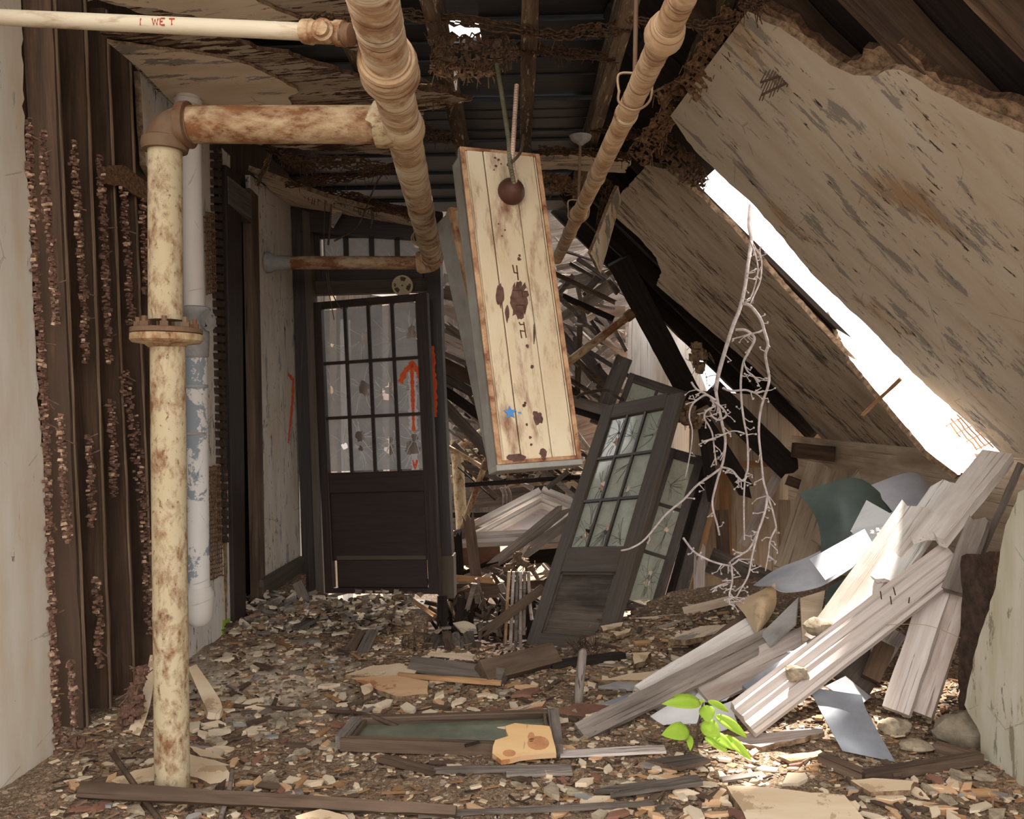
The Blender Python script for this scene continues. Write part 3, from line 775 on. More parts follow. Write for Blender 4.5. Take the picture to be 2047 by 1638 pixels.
for a, c, nm, segs in ST:
    p0, p1 = hit(*c, WL, -.06), hit(*a, WL, -.06)
    t = thing('wall_stud', 'bare brown wall stud with rusty plaster keys, %s one right of the torn plaster edge' % nm, 'stud', p0, 'bare studs of the left wall')
    board('stud_timber', p0, p1, .042, .11, M['stud'], nrm=V(1, 0, 0), parent=t, j=.003)
    board('worn_edge', p0 + V(.057, 0, 0), p1 + V(.057, 0, 0), .014, .004, M['stud_edge'], nrm=V(1, 0, 0), parent=t, j=.002)
    key_strip(t, segs)
t = thing('plaster_key_edge', 'crumbling rusty edge of plaster keys along the near left plaster', 'plaster edge', hit(60, 240, WL))
key_strip(t, [[(57, 236), (64, 400), (72, 560), (88, 800), (96, 1000), (100, 1150), (108, 1350), (117, 1540), 17]], .0)
slab('lath_band', [(198, 334), (244, 330), (300, 368), (298, 408), (246, 374), (203, 366)], WL, .012, M['lath2'], u=V(0, 1, 0), label='rusty perforated lath band across the studs beside the standpipe elbow', cat='lath', rag=.006, off=.02)
def lath_blocks():
    t = thing('lath_end_column', 'column of dark broken lath ends beside the doorway casing', 'lath', hit(440, 600, WL))
    b = MB()
    for i in range(46):
        y = 288 + i * 17.4; x = 434 + 16 * (y - 288) / 800
        p = [hit(x - 8 + R.uniform(-1.5, 1), y, WL, .02), hit(x + 8 + R.uniform(-1, 2), y + 2, WL, .02), hit(x + 8, y + 14, WL, .02), hit(x - 8, y + 12.5, WL, .02)]
        b.add(p + [q - V(.04, 0, 0) for q in p], [(0, 1, 2, 3), (4, 7, 6, 5), (0, 4, 5, 1), (1, 5, 6, 2), (2, 6, 7, 3), (3, 7, 4, 0)])
    b.build('lath_ends', M['brick'], t)
lath_blocks()
def lath_grid(name, label, px, n, pl, off, m='lath2'):
    """ribbed patch of bare lath: n ribs between the two long edges of the outline"""
    a, b_, c, d = px; B = MB()
    for i in range(n):
        f = i / (n - 1)
        q0 = hit(a[0] + (d[0] - a[0]) * f, a[1] + (d[1] - a[1]) * f, pl, off); q1 = hit(b_[0] + (c[0] - b_[0]) * f, b_[1] + (c[1] - b_[1]) * f, pl, off)
        q0 = q0 + (q1 - q0) * R.uniform(-.05, .12); q1 = q1 + (q1 - q0) * R.uniform(-.12, .08)
        pts = [q0.lerp(q1, s / 6) + V(R.uniform(-1, 1), R.uniform(-1, 1), R.uniform(-1, 1)) * .004 for s in range(7)]
        B.tube(pts, R.uniform(.003, .0055), 5)
    k = max(2, n // 3)
    for i in range(k):
        f = (i + .5) / k
        q0 = hit(a[0] + (b_[0] - a[0]) * f, a[1] + (b_[1] - a[1]) * f, pl, off + .003); q1 = hit(d[0] + (c[0] - d[0]) * f, d[1] + (c[1] - d[1]) * f, pl, off + .003)
        B.tube([q0, q1], .003, 4)
    return tag(B.build(name, M[m]), label, 'lath')
lath_grid('lath_patch', 'rusty bare lath patch high on the wall right of the grey drain pipe', [(410, 425), (430, 428), (434, 580), (412, 590)], 18, WL, .02)
lath_grid('lath_patch', 'rusty bare lath patch low on the wall right of the grey drain pipe', [(416, 935), (440, 930), (446, 1150), (414, 1160)], 26, WL, .02)

# ------------------------------------------------------------------ metal lath hanging from the ceiling
def lath(label, px, Y, ribs=3, m='lath', fringe=26, tilt=0.0, name='metal_lath_strip'):
    """torn ribbon of expanded metal lath following the photo points px=[(x,y,width)...]"""
    B = MB(); ys = Y if hasattr(Y, '__len__') else (Y, Y)
    n = len(px); ctr = []
    for i in range(n - 1):
        for q in range(14):
            f = q / 14; a, c = px[i], px[i + 1]
            yy = ys[0] + (ys[1] - ys[0]) * ((i + f) / (n - 1))
            ctr.append((a[0] + (c[0] - a[0]) * f + R.uniform(-1, 1), a[1] + (c[1] - a[1]) * f + 5 * noise.noise(V(a[0] * .1 + f * 3, a[1] * .1, 0)), a[2] + (c[2] - a[2]) * f, yy))
    ctr.append((px[-1][0], px[-1][1], px[-1][2], ys[1]))
    k = len(ctr); cs = 9; vs = []
    for i, (x, y, w_, yy) in enumerate(ctr):
        j = min(i, k - 2); dx, dy = ctr[j + 1][0] - ctr[j][0], ctr[j + 1][1] - ctr[j][1]; L = math.hypot(dx, dy) or 1
        nx, ny = -dy / L, dx / L
        for q in range(cs):
            g = q / (cs - 1) - .5
            e = R.uniform(.7, 1.25) if q in (0, cs - 1) else 1
            vs.append(P(x + nx * g * w_ * e, y + ny * g * w_ * e, yy + tilt * g + R.uniform(-.008, .008)))
    fs = []
    for i in range(k - 1):
        for q in range(cs - 1):
            if R.random() < .3: continue
            fs.append((i * cs + q, (i + 1) * cs + q, (i + 1) * cs + q + 1, i * cs + q + 1))
    nv = len(vs)
    back = [v + V(0, .004, .003) for v in vs]
    es = {}
    for f in fs:
        for a, c in zip(f, f[1:] + f[:1]): es[(a, c)] = 1
    side = [(a, c, c + nv, a + nv)[::-1] for (a, c) in es if (c, a) not in es]
    B.add(vs + back, fs + [tuple(x + nv for x in f[::-1]) for f in fs] + side)
    for q in (0, cs // 2, cs - 1)[:ribs]:
        B.tube([vs[i * cs + q] + V(0, -.004, 0) for i in range(k)], .0035, 5)
    for i in range(fringe):
        a = R.randrange(k); q = R.choice((0, cs - 1)); v = vs[a * cs + q]
        B.tube([v, v + V(R.uniform(-.02, .02), R.uniform(-.03, .02), R.uniform(-.055, .01))], .0022, 4)
    return tag(B.build(name, M[m]), label, 'lath', 'rusted lath hanging from the ceiling')
lath('long rusty lath ribbon crossing the joists at the top middle', [(690, 22, 20), (800, 30, 22), (900, 38, 24), (1040, 62, 20), (1110, 72, 16), (1180, 62, 24), (1258, 52, 30)], (3.5, 3.6))
lath('wide rust-brown lath mat hanging above the two conduits', [(860, 92, 40), (900, 98, 56), (950, 104, 62), (1000, 100, 58), (1036, 98, 30)], (3.6, 3.6), fringe=70)
lath('lath mat lower flap, drooping below the wide brown mat', [(860, 132, 24), (900, 138, 40), (960, 138, 40), (1006, 128, 18)], (3.62, 3.62), m='lath2', fringe=50)
lath('fringed lath strip from the middle joist towards the hanger rod', [(1030, 94, 20), (1090, 102, 22), (1150, 108, 20), (1230, 118, 14)], (3.8, 3.9), fringe=60)
lath('rusty lath strip lying against the hanger rod at the upper right', [(1258, 40, 12), (1320, 46, 12), (1400, 52, 14), (1470, 40, 16)], (3.3, 3.2))
lath('ragged lath bundle left of the wrapped pipe, upper row', [(600, 46, 20), (650, 40, 26), (700, 56, 30), (740, 66, 20)], (3.0, 3.1), fringe=30)
lath('torn lath roll jutting right from the ceiling below the roof hole', [(790, 170, 34), (840, 180, 44), (890, 190, 34), (930, 202, 12)], (4.2, 4.2), m='lath2', fringe=40)
lath('dark lath strands under the ceiling plaster edge, right of the pipe', [(830, 260, 26), (870, 270, 26), (910, 280, 14)], (4.8, 4.8))
lath('long lath rope sagging across the far dark ceiling', [(570, 372, 10), (640, 362, 18), (720, 350, 18), (790, 336, 16), (830, 330, 10)], (5.3, 5.3), fringe=50)
lath('lath rope falling diagonally from the ceiling edge at left', [(530, 290, 12), (570, 310, 22), (610, 336, 24), (650, 372, 10)], (5.2, 5.4), fringe=50)
lath('fringed dark lath hanging beneath the far plaster strip', [(560, 318, 14), (620, 322, 26), (700, 326, 24), (780, 334, 16), (840, 338, 10)], (5.0, 5.1), fringe=90)
lath('small lath strap dangling over the doorway casing', [(540, 306, 9), (528, 340, 10), (514, 372, 7)], (5.1, 5.2), m='lath2', fringe=8)
lath('black lath bunch above the transom window', [(600, 382, 14), (660, 388, 24), (720, 402, 26), (790, 420, 16), (850, 436, 8)], (5.7, 5.8), fringe=80)
lath('rust lath sheet at the corner of flat and sloping ceiling, upper', [(1470, 20, 40), (1430, 80, 52), (1400, 140, 56), (1372, 180, 50)], (3.25, 3.9), m='lath2', fringe=40)
lath('rust lath sheet at the corner of flat and sloping ceiling, lower', [(1330, 170, 60), (1350, 205, 50), (1330, 240, 40), (1300, 280, 46), (1270, 320, 40)], (4.0, 4.7), m='lath2', fringe=60)
lath('dark ribbed lath between the two plaster slopes', [(1300, 262, 40), (1340, 300, 52), (1380, 345, 46), (1410, 372, 20)], (4.6, 4.7), fringe=40)
lath('lath strip hanging below the joists beside the right pipe', [(1180, 258, 10), (1230, 262, 22), (1290, 272, 22), (1330, 270, 10)], (4.9, 4.7), fringe=60)
lath('lath layers above the second hanger rod, far right ceiling', [(1076, 300, 18), (1140, 304, 14), (1200, 306, 16), (1262, 318, 20)], (5.1, 5.0), fringe=20)
lath('brown lath patch behind the second hanger rod', [(1086, 362, 30), (1120, 370, 36), (1160, 376, 26)], (5.5, 5.5), m='lath2', fringe=30)
lath('lath wisps at the top of the beige hanging wedge', [(1215, 360, 18), (1208, 400, 14), (1196, 450, 10)], (5.3, 5.3), fringe=24)
lath('rotten strip clinging to the near slope corner at the very top', [(1478, 6, 22), (1500, 12, 26), (1526, 10, 14)], (3.05, 3.0), fringe=26)
# combs of bare lath wire stuck out over the near slope
def comb(label, pts, ln, n, Y):
    B = MB(); q = [P(x, y, Y) for x, y in pts]
    B.tube(q, .005, 5)
    for i in range(n):
        f = i / (n - 1) * (len(q) - 1); k = min(int(f), len(q) - 2); c = q[k].lerp(q[k + 1], f - k)
        B.tube([c, c + V(ln[0], -.01, ln[1]) * R.uniform(.7, 1.1)], .003, 4)
        if R.random() < .6: B.tube([c, c - V(ln[0], .01, ln[1]) * R.uniform(.4, .7)], .003, 4)
    tag(B.build('lath_comb', M['wire']), label, 'lath', 'combs of bare lath over the near slope')
comb('dark comb of lath wires over the near slope, topmost', [(1612, 108), (1585, 120), (1558, 130)], (.02, .04), 10, 3.3)
comb('dark comb of lath wires over the near slope, longest and lowest', [(1600, 150), (1565, 170), (1522, 190)], (.02, .05), 13, 3.3)
comb('dark comb of lath wires over the near slope, between two others', [(1640, 118), (1580, 145), (1520, 165)], (.02, .04), 16, 3.3)
comb('curved ladder-like lath strip hanging at the torn slope edge', [(1700, 132), (1682, 162), (1668, 198), (1670, 222)], (-.035, -.01), 18, 3.3)

# ------------------------------------------------------------------ pipes
def standpipe():
    Y = 2.91; x = lambda px: P(px, 0, Y).x
    t = thing('standpipe', 'cream and rust vertical pipe with bolted flange and elbow near the left wall', 'pipe', P(345, 1600, Y))
    pipe_part('upper_riser', P(331, 640, Y), P(330, 300, Y), .055, M['pipe'], t, 24)
    lo = P(345, 1600, Y); lo.z = H(lo.x, lo.y) - .01
    pipe_part('lower_riser', lo, P(335, 688, Y), .0565, M['pipe'], t, 24)
    c = P(333, 642, Y)
    fl = lathe('flange', P(333, 667, Y), UP, [(0, .05), (0, .112), (.001, .115), (.016, .115), (.018, .112), (.018, .06)], M['fitting'], t, 32)
    lathe('flange', P(333, 668, Y), -UP, [(0, .05), (0, .112), (.001, .115), (.022, .115), (.03, .108), (.036, .07), (.046, .058)], M['pipe_r'], t, 32)
    for i in range(8):
        a = math.pi * 2 * i / 8 + .35; q = P(333, 656, Y) + V(math.cos(a), math.sin(a), 0) * .088
        b = MB(); b.tube([q, q + UP * .016], .015, 6); b.tube([q + UP * .016, q + UP * .034], .009, 8)
        b.build('bolt', M['fitting'], fl, smooth=40)
    e0 = P(330, 292, Y); e1 = P(384, 250, Y); r = e1.z - e0.z; pts = []; ra = []
    for i in range(13):
        a = math.pi / 2 * i / 12; pts.append(V(e1.x - (e1.x - e0.x) * math.cos(a), Y, e0.z + r * math.sin(a))); ra.append(.066)
    b = MB(); b.tube(pts, ra, 24); el = b.build('elbow', M['fitting'], t, smooth=50)
    lathe('elbow_collar', P(330, 302, Y), UP, [(0, .056), (0, .072), (.02, .077), (.04, .074), (.046, .066)], M['fitting'], el, 28)
    lathe('elbow_collar', P(362, 250, Y), V(1, 0, 0), [(0, .066), (.002, .077), (.03, .079), (.036, .06)], M['fitting'], el, 28)
    pipe_part('arm', P(380, 249, Y), P(756, 249, Y), .0635, M['pipe_r'], t, 24)
    return t
standpipe()
mX = lambda y: -.44 - .1105 * (y - 2.0)
def mp(y, z=2.31): return V(mX(y), y, z)
def main_pipe():
    t = thing('wrapped_steam_pipe', 'large ribbed wrapped pipe running overhead down the hall, rust stained', 'pipe', mp(3))
    pipe_part('insulation_wrap', mp(1.3), mp(5.5), .0625, M['wrap'], t, 26, ring=.0012, step=.007)
    d = (mp(3) - mp(2)).normalized()
    y1 = 2.42
    lathe('coupling', mp(y1 - .09), d, [(0, .064), (.01, .078), (.05, .085), (.06, .078), (.10, .079), (.13, .087), (.16, .075), (.18, .063)], M['wrap2'], t, 28)
    lathe('coupling', mp(2.83), d, [(0, .063), (.03, .07), (.08, .076), (.12, .078), (.15, .07), (.17, .063)], M['wrap'], t, 28)
    lathe('tee_collar', P(752, 249, 2.91), V(1, 0, 0), [(0, .066), (0, .078), (.03, .08), (.06, .074), (.1, .06)], M['pipe'], t, 24)
    for yy in (3.02, 4.2, 4.95):
        lathe('band', mp(yy), d, [(0, .063), (.004, .067), (.012, .067), (.016, .063)], M['wirelight'], t, 24)
    e = mp(5.5); pts = [mp(5.42), e + V(-.004, .05, 0), e + V(-.03, .085, -.012), e + V(-.1, .1, -.02)]
    curve_tube('elbow', pts, .072, M['wrap2'], t, 20)
    lathe('arm_collar', e + V(-.06, .1, -.02), V(-1, 0, 0), [(0, .05), (.01, .062), (.05, .062), (.06, .046)], M['wrap2'], t, 20)
    a0 = e + V(-.06, .1, -.02); a1 = hit(524, 509, WL, .01); a1.y = a0.y; a1.z = a0.z - .0; a1.x = -1.93
    pipe_part('arm', a0, a1, .044, M['pipe_r'], t, 20)
    lathe('wall_sleeve', a1 + V(.0, 0, 0), V(1, 0, 0), [(0, .07), (.03, .066), (.06, .05), (.16, .046), (.165, .044)], M['drainhub'], t, 20)
    c = mp(4.75)
    for s, tl in ((.085, .5), (.075, -.4)):
        ring = [c + V(math.cos(a) * s, math.sin(a) * s * tl * 1.2, math.sin(a) * s * .75 - .02) for a in [i * math.pi / 12 for i in range(25)]]
        b = MB(); b.tube(ring, .004, 6); b.build('tie_wire', M['wirelight'], t, smooth=60)
main_pipe()
rX = lambda y: .298 - .0855 * (y - 2.1)
def rp(y, z=2.35): return V(rX(y), y, z)
def right_pipe():
    t = thing('narrow_wrapped_pipe', 'narrow tan wrapped pipe running overhead right of the hanging light fixture', 'pipe', rp(3))
    pipe_part('insulation_wrap', rp(1.3), rp(5.8), .0365, M['wrap2'], t, 20, ring=.0008, step=.008)
    d = (rp(3) - rp(2)).normalized()
    lathe('coupling', rp(2.22), d, [(0, .037), (.02, .047), (.05, .053), (.08, .055), (.1, .05), (.11, .037)], M['wrap2'], t, 22)
    for yy in (2.9, 3.7, 4.9):
        lathe('band', rp(yy), d, [(0, .037), (.006, .041), (.03, .041), (.036, .037)], M['wrap'], t, 20)
    lathe('coupling', rp(4.4), d, [(0, .037), (.02, .046), (.06, .048), (.09, .037)], M['wrap2'], t, 20)
    def rod(px, y, top):
        h = V(rX(y) - .0 + (px), y, 2.41)
        b = MB(); b.tube([h, h + V(.012, 0, top - 2.41)], .0075, 8); hr = b.build('hanger_rod', M['fitting'], t, smooth=50)
        lp = [V(rX(y) - .05, y, 2.36), V(rX(y) - .052, y, 2.42), V(rX(y) + .0, y, 2.425), V(rX(y) + .05, y, 2.42), V(rX(y) + .05, y, 2.34), V(rX(y), y, 2.305), V(rX(y) - .05, y, 2.33), V(rX(y) - .05, y, 2.37)]
        curve_tube('hanger_loop', lp, .0045, M['wirelight'], hr, 6)
    rod(0, 2.75, 3.05); rod(0, 4.45, 2.78)
    q = V(rX(4.45) + .012, 4.45, 2.76)
    lathe('hanger_cup', q, UP, [(-.05, .01), (-.04, .02), (-.02, .05), (0, .06), (.004, .05)], M['drainhub'], t, 18)
right_pipe()
def red_pipe():
    t = thing('marked_water_pipe', 'thin white pipe with red letters crossing the top left corner', 'pipe', P(300, 45, 2.45))
    a, b_ = P(-160, 27, 2.62), P(618, 64, 2.32)
    pipe_part('pipe_run', a, b_, .0235, M['whitepipe'], t, 18)
    d = (b_ - a).normalized()
    lathe('tee_fitting', P(604, 63, 2.33), d, [(0, .024), (.004, .032), (.03, .034), (.034, .03), (.1, .03), (.104, .034), (.128, .034), (.13, .02)], M['pipe_r'], t, 20)
    lathe('tee_plug', P(652, 66, 2.3), V(-.1, -1, -.1), [(0, .03), (.03, .03), (.032, .022), (.046, .02), (.048, .001)], M['pipe_r'], t, 18)
    pipe_part('nipple', P(676, 68, 2.29), P(735, 72, 2.3), .022, M['fitting'], t, 14)
    lathe('wall_fitting', P(690, 69, 2.27), d, [(0, .03), (.02, .03), (.024, .022)], M['fitting'], t, 16)
    # the red characters I  W E T
    S_ = {'I': [[(0, 0), (.35, 1)]], 'W': [[(0, 1), (.3, 0), (.55, .8), (.85, 0), (1.1, 1)]], 'E': [[(0, 0), (0, 1)], [(0, .5), (.45, .5)], [(.2, 1), (.8, 1)], [(.2, 0), (.8, 0)]], 'T': [[(.45, 0), (.45, 1)], [(0, .95), (.95, .95)]]}
    for ch, px, wd in (('I', 288, 5), ('W', 312, 12), ('E', 328, 12), ('T', 346, 12)):
        B = MB()
        for st in S_[ch]:
            q = []
            for (u, v_) in st:
                x = px + u * wd * .9; yy = 54 - v_ * 14
                dd = b_ - a; f = ((x - CX) * a.y - FPX * a.x) / (FPX * dd.x - (x - CX) * dd.y); c = a.lerp(b_, f)
                z = c.z + ((44.5 + (x - 288) * .05) - yy) / FPX * c.y * .9
                dz = max(-.022, min(.022, z - c.z)); q.append(V(c.x, c.y - math.sqrt(.0243 ** 2 - dz * dz), c.z + dz))
            B.tube(q, .0024, 5)
        B.build('red_letter', M['redpaint'], t)
red_pipe()
def drain():
    t = thing('drain_pipe', 'grey painted drain pipe with peeling lower half standing against the left wall', 'pipe', P(395, 1230, 4.05))
    Y = 4.05
    pipe_part('upper_pipe', P(389, 630, Y), P(378, 200, Y), .049, M['drain'], t, 22)
    lathe('ceiling_collar', P(376, 214, Y), UP, [(0, .05), (.005, .062), (.03, .064), (.034, .056), (.07, .056), (.09, .05)], M['drain'], t, 22)
    pipe_part('lower_pipe', P(397, 1210, Y), P(391, 680, Y), .052, M['drainpeel'], t, 22)
    lathe('hub', P(391, 716, Y), UP, [(0, .052), (.01, .06), (.1, .062), (.2, .062), (.21, .068), (.24, .068), (.246, .05)], M['drainhub'], t, 22)
    lathe('cleanout', P(400, 642, Y - .02), V(1, -.3, 0), [(0, .03), (.03, .03), (.034, .046), (.05, .05), (.052, .03), (.04, .028), (.04, .001)], M['drainhub'], t, 18)
    lo = P(398, 1240, Y)
    lathe('foot_hub', P(398, 1236, Y) - UP * .03, UP, [(0, .04), (.02, .058), (.06, .064), (.12, .066), (.15, .066), (.16, .058), (.18, .052)], M['drain'], t, 22)
    for py in (776, 870):
        lathe('band', P(392, py, Y), UP, [(0, .052), (.002, .0545), (.014, .0545), (.016, .052)], M['drainhub'], t, 22)
drain()

# ------------------------------------------------------------------ hanging light fixtures
def fixture(label, TL, TR, BL, depth, detail):
    o = (TL + TR) / 2; v = (TL - BL).normalized(); u = (TR - TL); u = (u - v * u.dot(v)).normalized()
    Wd = (TR - TL).length; Ht = (TL - BL).length
    M_ = frame(BL, u, y=v)          # x right, y up the fixture, z out of the face
    if M_.col[2].xyz.dot(V(0, -1, 0)) < 0: raise RuntimeError
    t = thing('fluorescent_light_fixture', label, 'light fixture', BL, 'rusty fixtures dangling from the ceiling')
    b = MB()
    prof = [(0, 0), (0, -.02), (.006, -.022), (.006, -.04), (.012, -.042), (.012, -.06), (.018, -.062), (.018, -depth)]
    for i, ((x0, z0), (x1, z1)) in enumerate(zip(prof, prof[1:])):
        for s in (0, 1):
            X0, X1 = (x0, x1) if s == 0 else (Wd - x0, Wd - x1)
            q = [M_ @ V(X0, 0, z0), M_ @ V(X1, 0, z1), M_ @ V(X1, Ht, z1), M_ @ V(X0, Ht, z0)]
            b.add(q, [(0, 1, 2, 3) if s == 0 else (3, 2, 1, 0)])
    b.box(M_, .018, Wd - .018, .0, .006, -depth, -.002); b.box(M_, .018, Wd - .018, Ht - .006, Ht, -depth, -.002)
    b.box(M_, .018, Wd - .018, .006, Ht - .006, -depth, -depth + .004)
    b.build('housing', M['fixside'], t, M_)
    xs = [(.0, .06, 0), (.065, .24, .0), (.25, .27, -.004), (.27, .66, .0), (.68, .70, -.004), (.70, .90, 0), (.915, 1.0, 0)]
    b = MB()
    for x0, x1, z in ((.062, .085, .002), (.085, .275, .006), (.285, .64, .009), (.65, .915, .006), (.925, .945, .003)):
        b.box(M_, x0 * Wd, x1 * Wd, .012, Ht - .012, -.004, z)
    fm = M_ @ Matrix.Rotation(math.pi / 2, 4, 'Z')
    fc = b.build('face_panel', M['fixface'], t, fm, bevel=.003)
    b = MB(); b.box(M_, .02 * Wd, .98 * Wd, .006, Ht - .006, -.012, -.003); b.build('groove_bed', M['groove'], t, fm)
    for (x0, x1, y0, y1) in ((0, .055 * Wd, 0, Ht), (.95 * Wd, Wd, 0, Ht), (.055 * Wd, .95 * Wd, 0, .014), (.055 * Wd, .95 * Wd, Ht - .014, Ht)):
        b = MB(); b.box(M_, x0, x1, y0, y1, -.018, .008); b.build('trim', M['fixtrim'], t, fm, bevel=.002)
    if not detail: return t
    b = MB(); b.box(M_, -.004, Wd + .004, -.022, 0, -depth * .6, .004); b.build('bottom_lip', M['fixside'], t, M_, bevel=.002)
    lp = lambda px, py: (M_.inverted() @ hit(px, py, (BL, M_.col[2].xyz.normalized())))
    # boxy knock-out marks stamped in the face
    marks = [[(1023, 532), (1026, 547), (1033, 548)], [(1031, 533), (1034, 562)], [(1031, 548), (1034, 549)], [(1024, 583), (1041, 582), (1043, 597)], [(1030, 612), (1046, 612), (1047, 627)], [(1036, 646), (1038, 651), (1046, 650)], [(1045, 646), (1050, 677)], [(1038, 662), (1041, 678)], [(1038, 663), (1047, 664)]]
    b = MB()
    for st in marks:
        q = [lp(*c) for c in st]
        for p0, p1 in zip(q, q[1:]):
            d = p1 - p0; L = max(d.length, .004); f = frame(p0, d, z=V(0, 0, 1)); b.box(M_ @ f, -.001, L, -.0022, .0022, .007, .0105)
    b.build('stamped_mark', M['groove'], fc, M_)
    b = MB()
    for (cx, cy, rx, ry, n) in ((1036, 602, 23, 46, 40), (998, 592, 11, 26, 22), (1012, 628, 6, 20, 12), (1066, 668, 3, 26, 12), (1074, 838, 13, 16, 16), (1030, 916, 26, 9, 22), (1084, 908, 9, 12, 14)):
        pl_ = [lp(cx + rx * (.75 + .45 * noise.noise(V(i * .9, cx, 0))) * math.cos(i * 6.283 / n), cy + ry * (.8 + .45 * noise.noise(V(i * .9, cy, 3))) * math.sin(i * 6.283 / n)) for i in range(n)]
        b.prism(M_, [(p.x, p.y) for p in pl_], .0045, .0098)
    b.build('rust_patch', M['rustdark'], fc, M_)
    c = lp(1018, 826); pts = []
    for i in range(10):
        r_ = (.026 if i % 2 == 0 else .012); a = math.pi / 2 + i * math.pi / 5; pts.append((c.x + r_ * math.cos(a), c.y + r_ * math.sin(a)))
    b = MB(); b.prism(M_, pts, .005, .0102); b.lump(M_ @ (c + V(.036, -.002, .008)), .012, .004, .003, 0); b.build('blue_star', M['blue'], fc, M_)
    b = MB()
    for px, py, r_ in ((1045, 812, 4), (1068, 828, 6), (1075, 843, 5), (1048, 807, 3), (1051, 850, 3), (1083, 905, 8), (1085, 918, 4), (1062, 735, 4), (1052, 694, 4), (1036, 520, 4), (1037, 513, 3), (988, 318, 3), (995, 322, 3), (990, 334, 3), (1000, 330, 2), (986, 342, 2), (995, 450, 2), (1008, 462, 2), (1002, 474, 2), (1058, 876, 3), (1060, 890, 3)):
        q = lp(px, py); n = 9; b.prism(M_, [(q.x + r_ * .0019 * R.uniform(.7, 1.2) * math.cos(i * 6.283 / n), q.y + r_ * .0019 * R.uniform(.7, 1.2) * math.sin(i * 6.283 / n)) for i in range(n)], .004, .0103)
    b.build('rust_spot', M['rustdark'], fc, M_)
    jc = M_ @ (lp(1018, 388) + V(0, 0, .03))
    lathe('ball_joint', jc - M_.col[2].xyz * .04, M_.col[2].xyz, [(0, .04), (.01, .05), (.03, .055), (.045, .053), (.06, .046), (.075, .034), (.085, .02), (.087, .001)], M['ball'], t, 22)
    def flex(pts, r, m):
        out = []
        for a, c_ in zip(pts, pts[1:]):
            k = max(2, int((c_ - a).length / .006)); out += [a.lerp(c_, i / k) for i in range(k)]
        b = MB(); b.tube(out, [r * (1.0 + .16 * (i % 2)) for i in range(len(out))], 10); b.build('flexible_conduit', m, t)
    e = jc + M_.col[2].xyz * .03
    flex([e, P(1020, 330, 3.28), P(1017, 280, 3.35), P(1008, 220, 3.45), P(1000, 170, 3.52), P(993, 128, 3.58)], .0088, M['flexg'])
    flex([e + V(.004, 0, .01), P(1024, 320, 3.3), P(1028, 250, 3.36), P(1033, 168, 3.42)], .0085, M['flexp'])
    curve_tube('strap', [P(1015, 330, 3.3), P(1030, 318, 3.27), P(1042, 300, 3.32), P(1046, 270, 3.4)], .006, M['wire'], t)
    return t
fixture('rusty cream fluorescent fixture with a blue star hanging on end in mid hall', P(918, 294, 3.34), P(1076, 302, 3.49), P(994, 930, 3.10), .15, True)
fixture('second fluorescent fixture, mostly hidden behind the one with the blue star', P(898, 415, 4.05), P(1045, 420, 4.32), P(1004, 900, 3.8), .17, False)
# ------------------------------------------------------------------ doors and glazed frames at the far end
def glazing(Mx, rects, holes, matg, matc, parent, crk=9):
    """panes of one frame, with broken holes and radiating cracks; local coordinates on the door"""
    b = MB()
    for (x0, x1, y0, y1) in rects:
        hs = [h for h in holes if x0 < h[0] < x1 and y0 < h[1] < y1]
        polys = []
        for (hx, hy, r) in hs:
            n = 13; pl_ = []
            for i in range(n):
                a = i * 6.283 / n; rr = r * R.choice((.55, .8, 1.0, 1.25, 1.0))
                pl_.append((min(x1 - .004, max(x0 + .004, hx + rr * math.cos(a))), min(y1 - .004, max(y0 + .004, hy + rr * math.sin(a)))))
            polys.append(pl_)
        b.prism(Mx, [(x0, y0), (x1, y0), (x1, y1), (x0, y1)], -.003, 0, polys)
        src = [(h[0], h[1], h[2]) for h in hs] or [(R.uniform(x0, x1), R.uniform(y0, y1), .0)]
        for (hx, hy, r) in src:
            for i in range(crk):
                a = R.uniform(0, 6.283); L = R.uniform(.06, .2); p = V(hx + r * math.cos(a), hy + r * math.sin(a), 0); pts = [p]
                for s in range(5):
                    a += R.uniform(-.25, .25); p = p + V(math.cos(a), math.sin(a), 0) * L / 5
                    if not (x0 < p.x < x1 and y0 < p.y < y1): break
                    pts.append(p)
                for p0, p1 in zip(pts, pts[1:]):
                    d = p1 - p0
                    if d.length > 1e-4: b.box(Mx @ frame(p0, d, z=V(0, 0, 1)), 0, d.length, -.0012, .0012, -.004, .0015, 1)
    return b.build('glazing', [matg, matc], parent, Mx)

def door_frame(o, TL, TR, BL, BR):
    v = ((TL + TR) - (BL + BR)); u = BR - BL; Wd = (u.length + (TR - TL).length) / 2; Ht = v.length / 2
    v = v.normalized(); u = (u - v * u.dot(v)).normalized(); Mx = frame((TL + TR + BL + BR) / 4, u, y=v)
    Mx = Mx @ Matrix.Translation((-Wd / 2, -Ht / 2, 0)); return Mx, Wd, Ht
def lpx(Mx, px, py):
    return Mx.inverted() @ hit(px, py, (Mx.translation.copy(), Mx.col[2].xyz.normalized()))
def rail(t, Mx, nm, x0, x1, y0, y1, z0, z1, m, vert=False):
    b = MB(); b.box(Mx, x0, x1, y0, y1, z0, z1, 0, .0006)
    return b.build(nm, m, t, Mx @ Matrix.Translation((x0, y0, 0)) @ (Matrix.Rotation(math.pi / 2, 4, 'Z') if vert else Matrix.Identity(4)), bevel=.004)

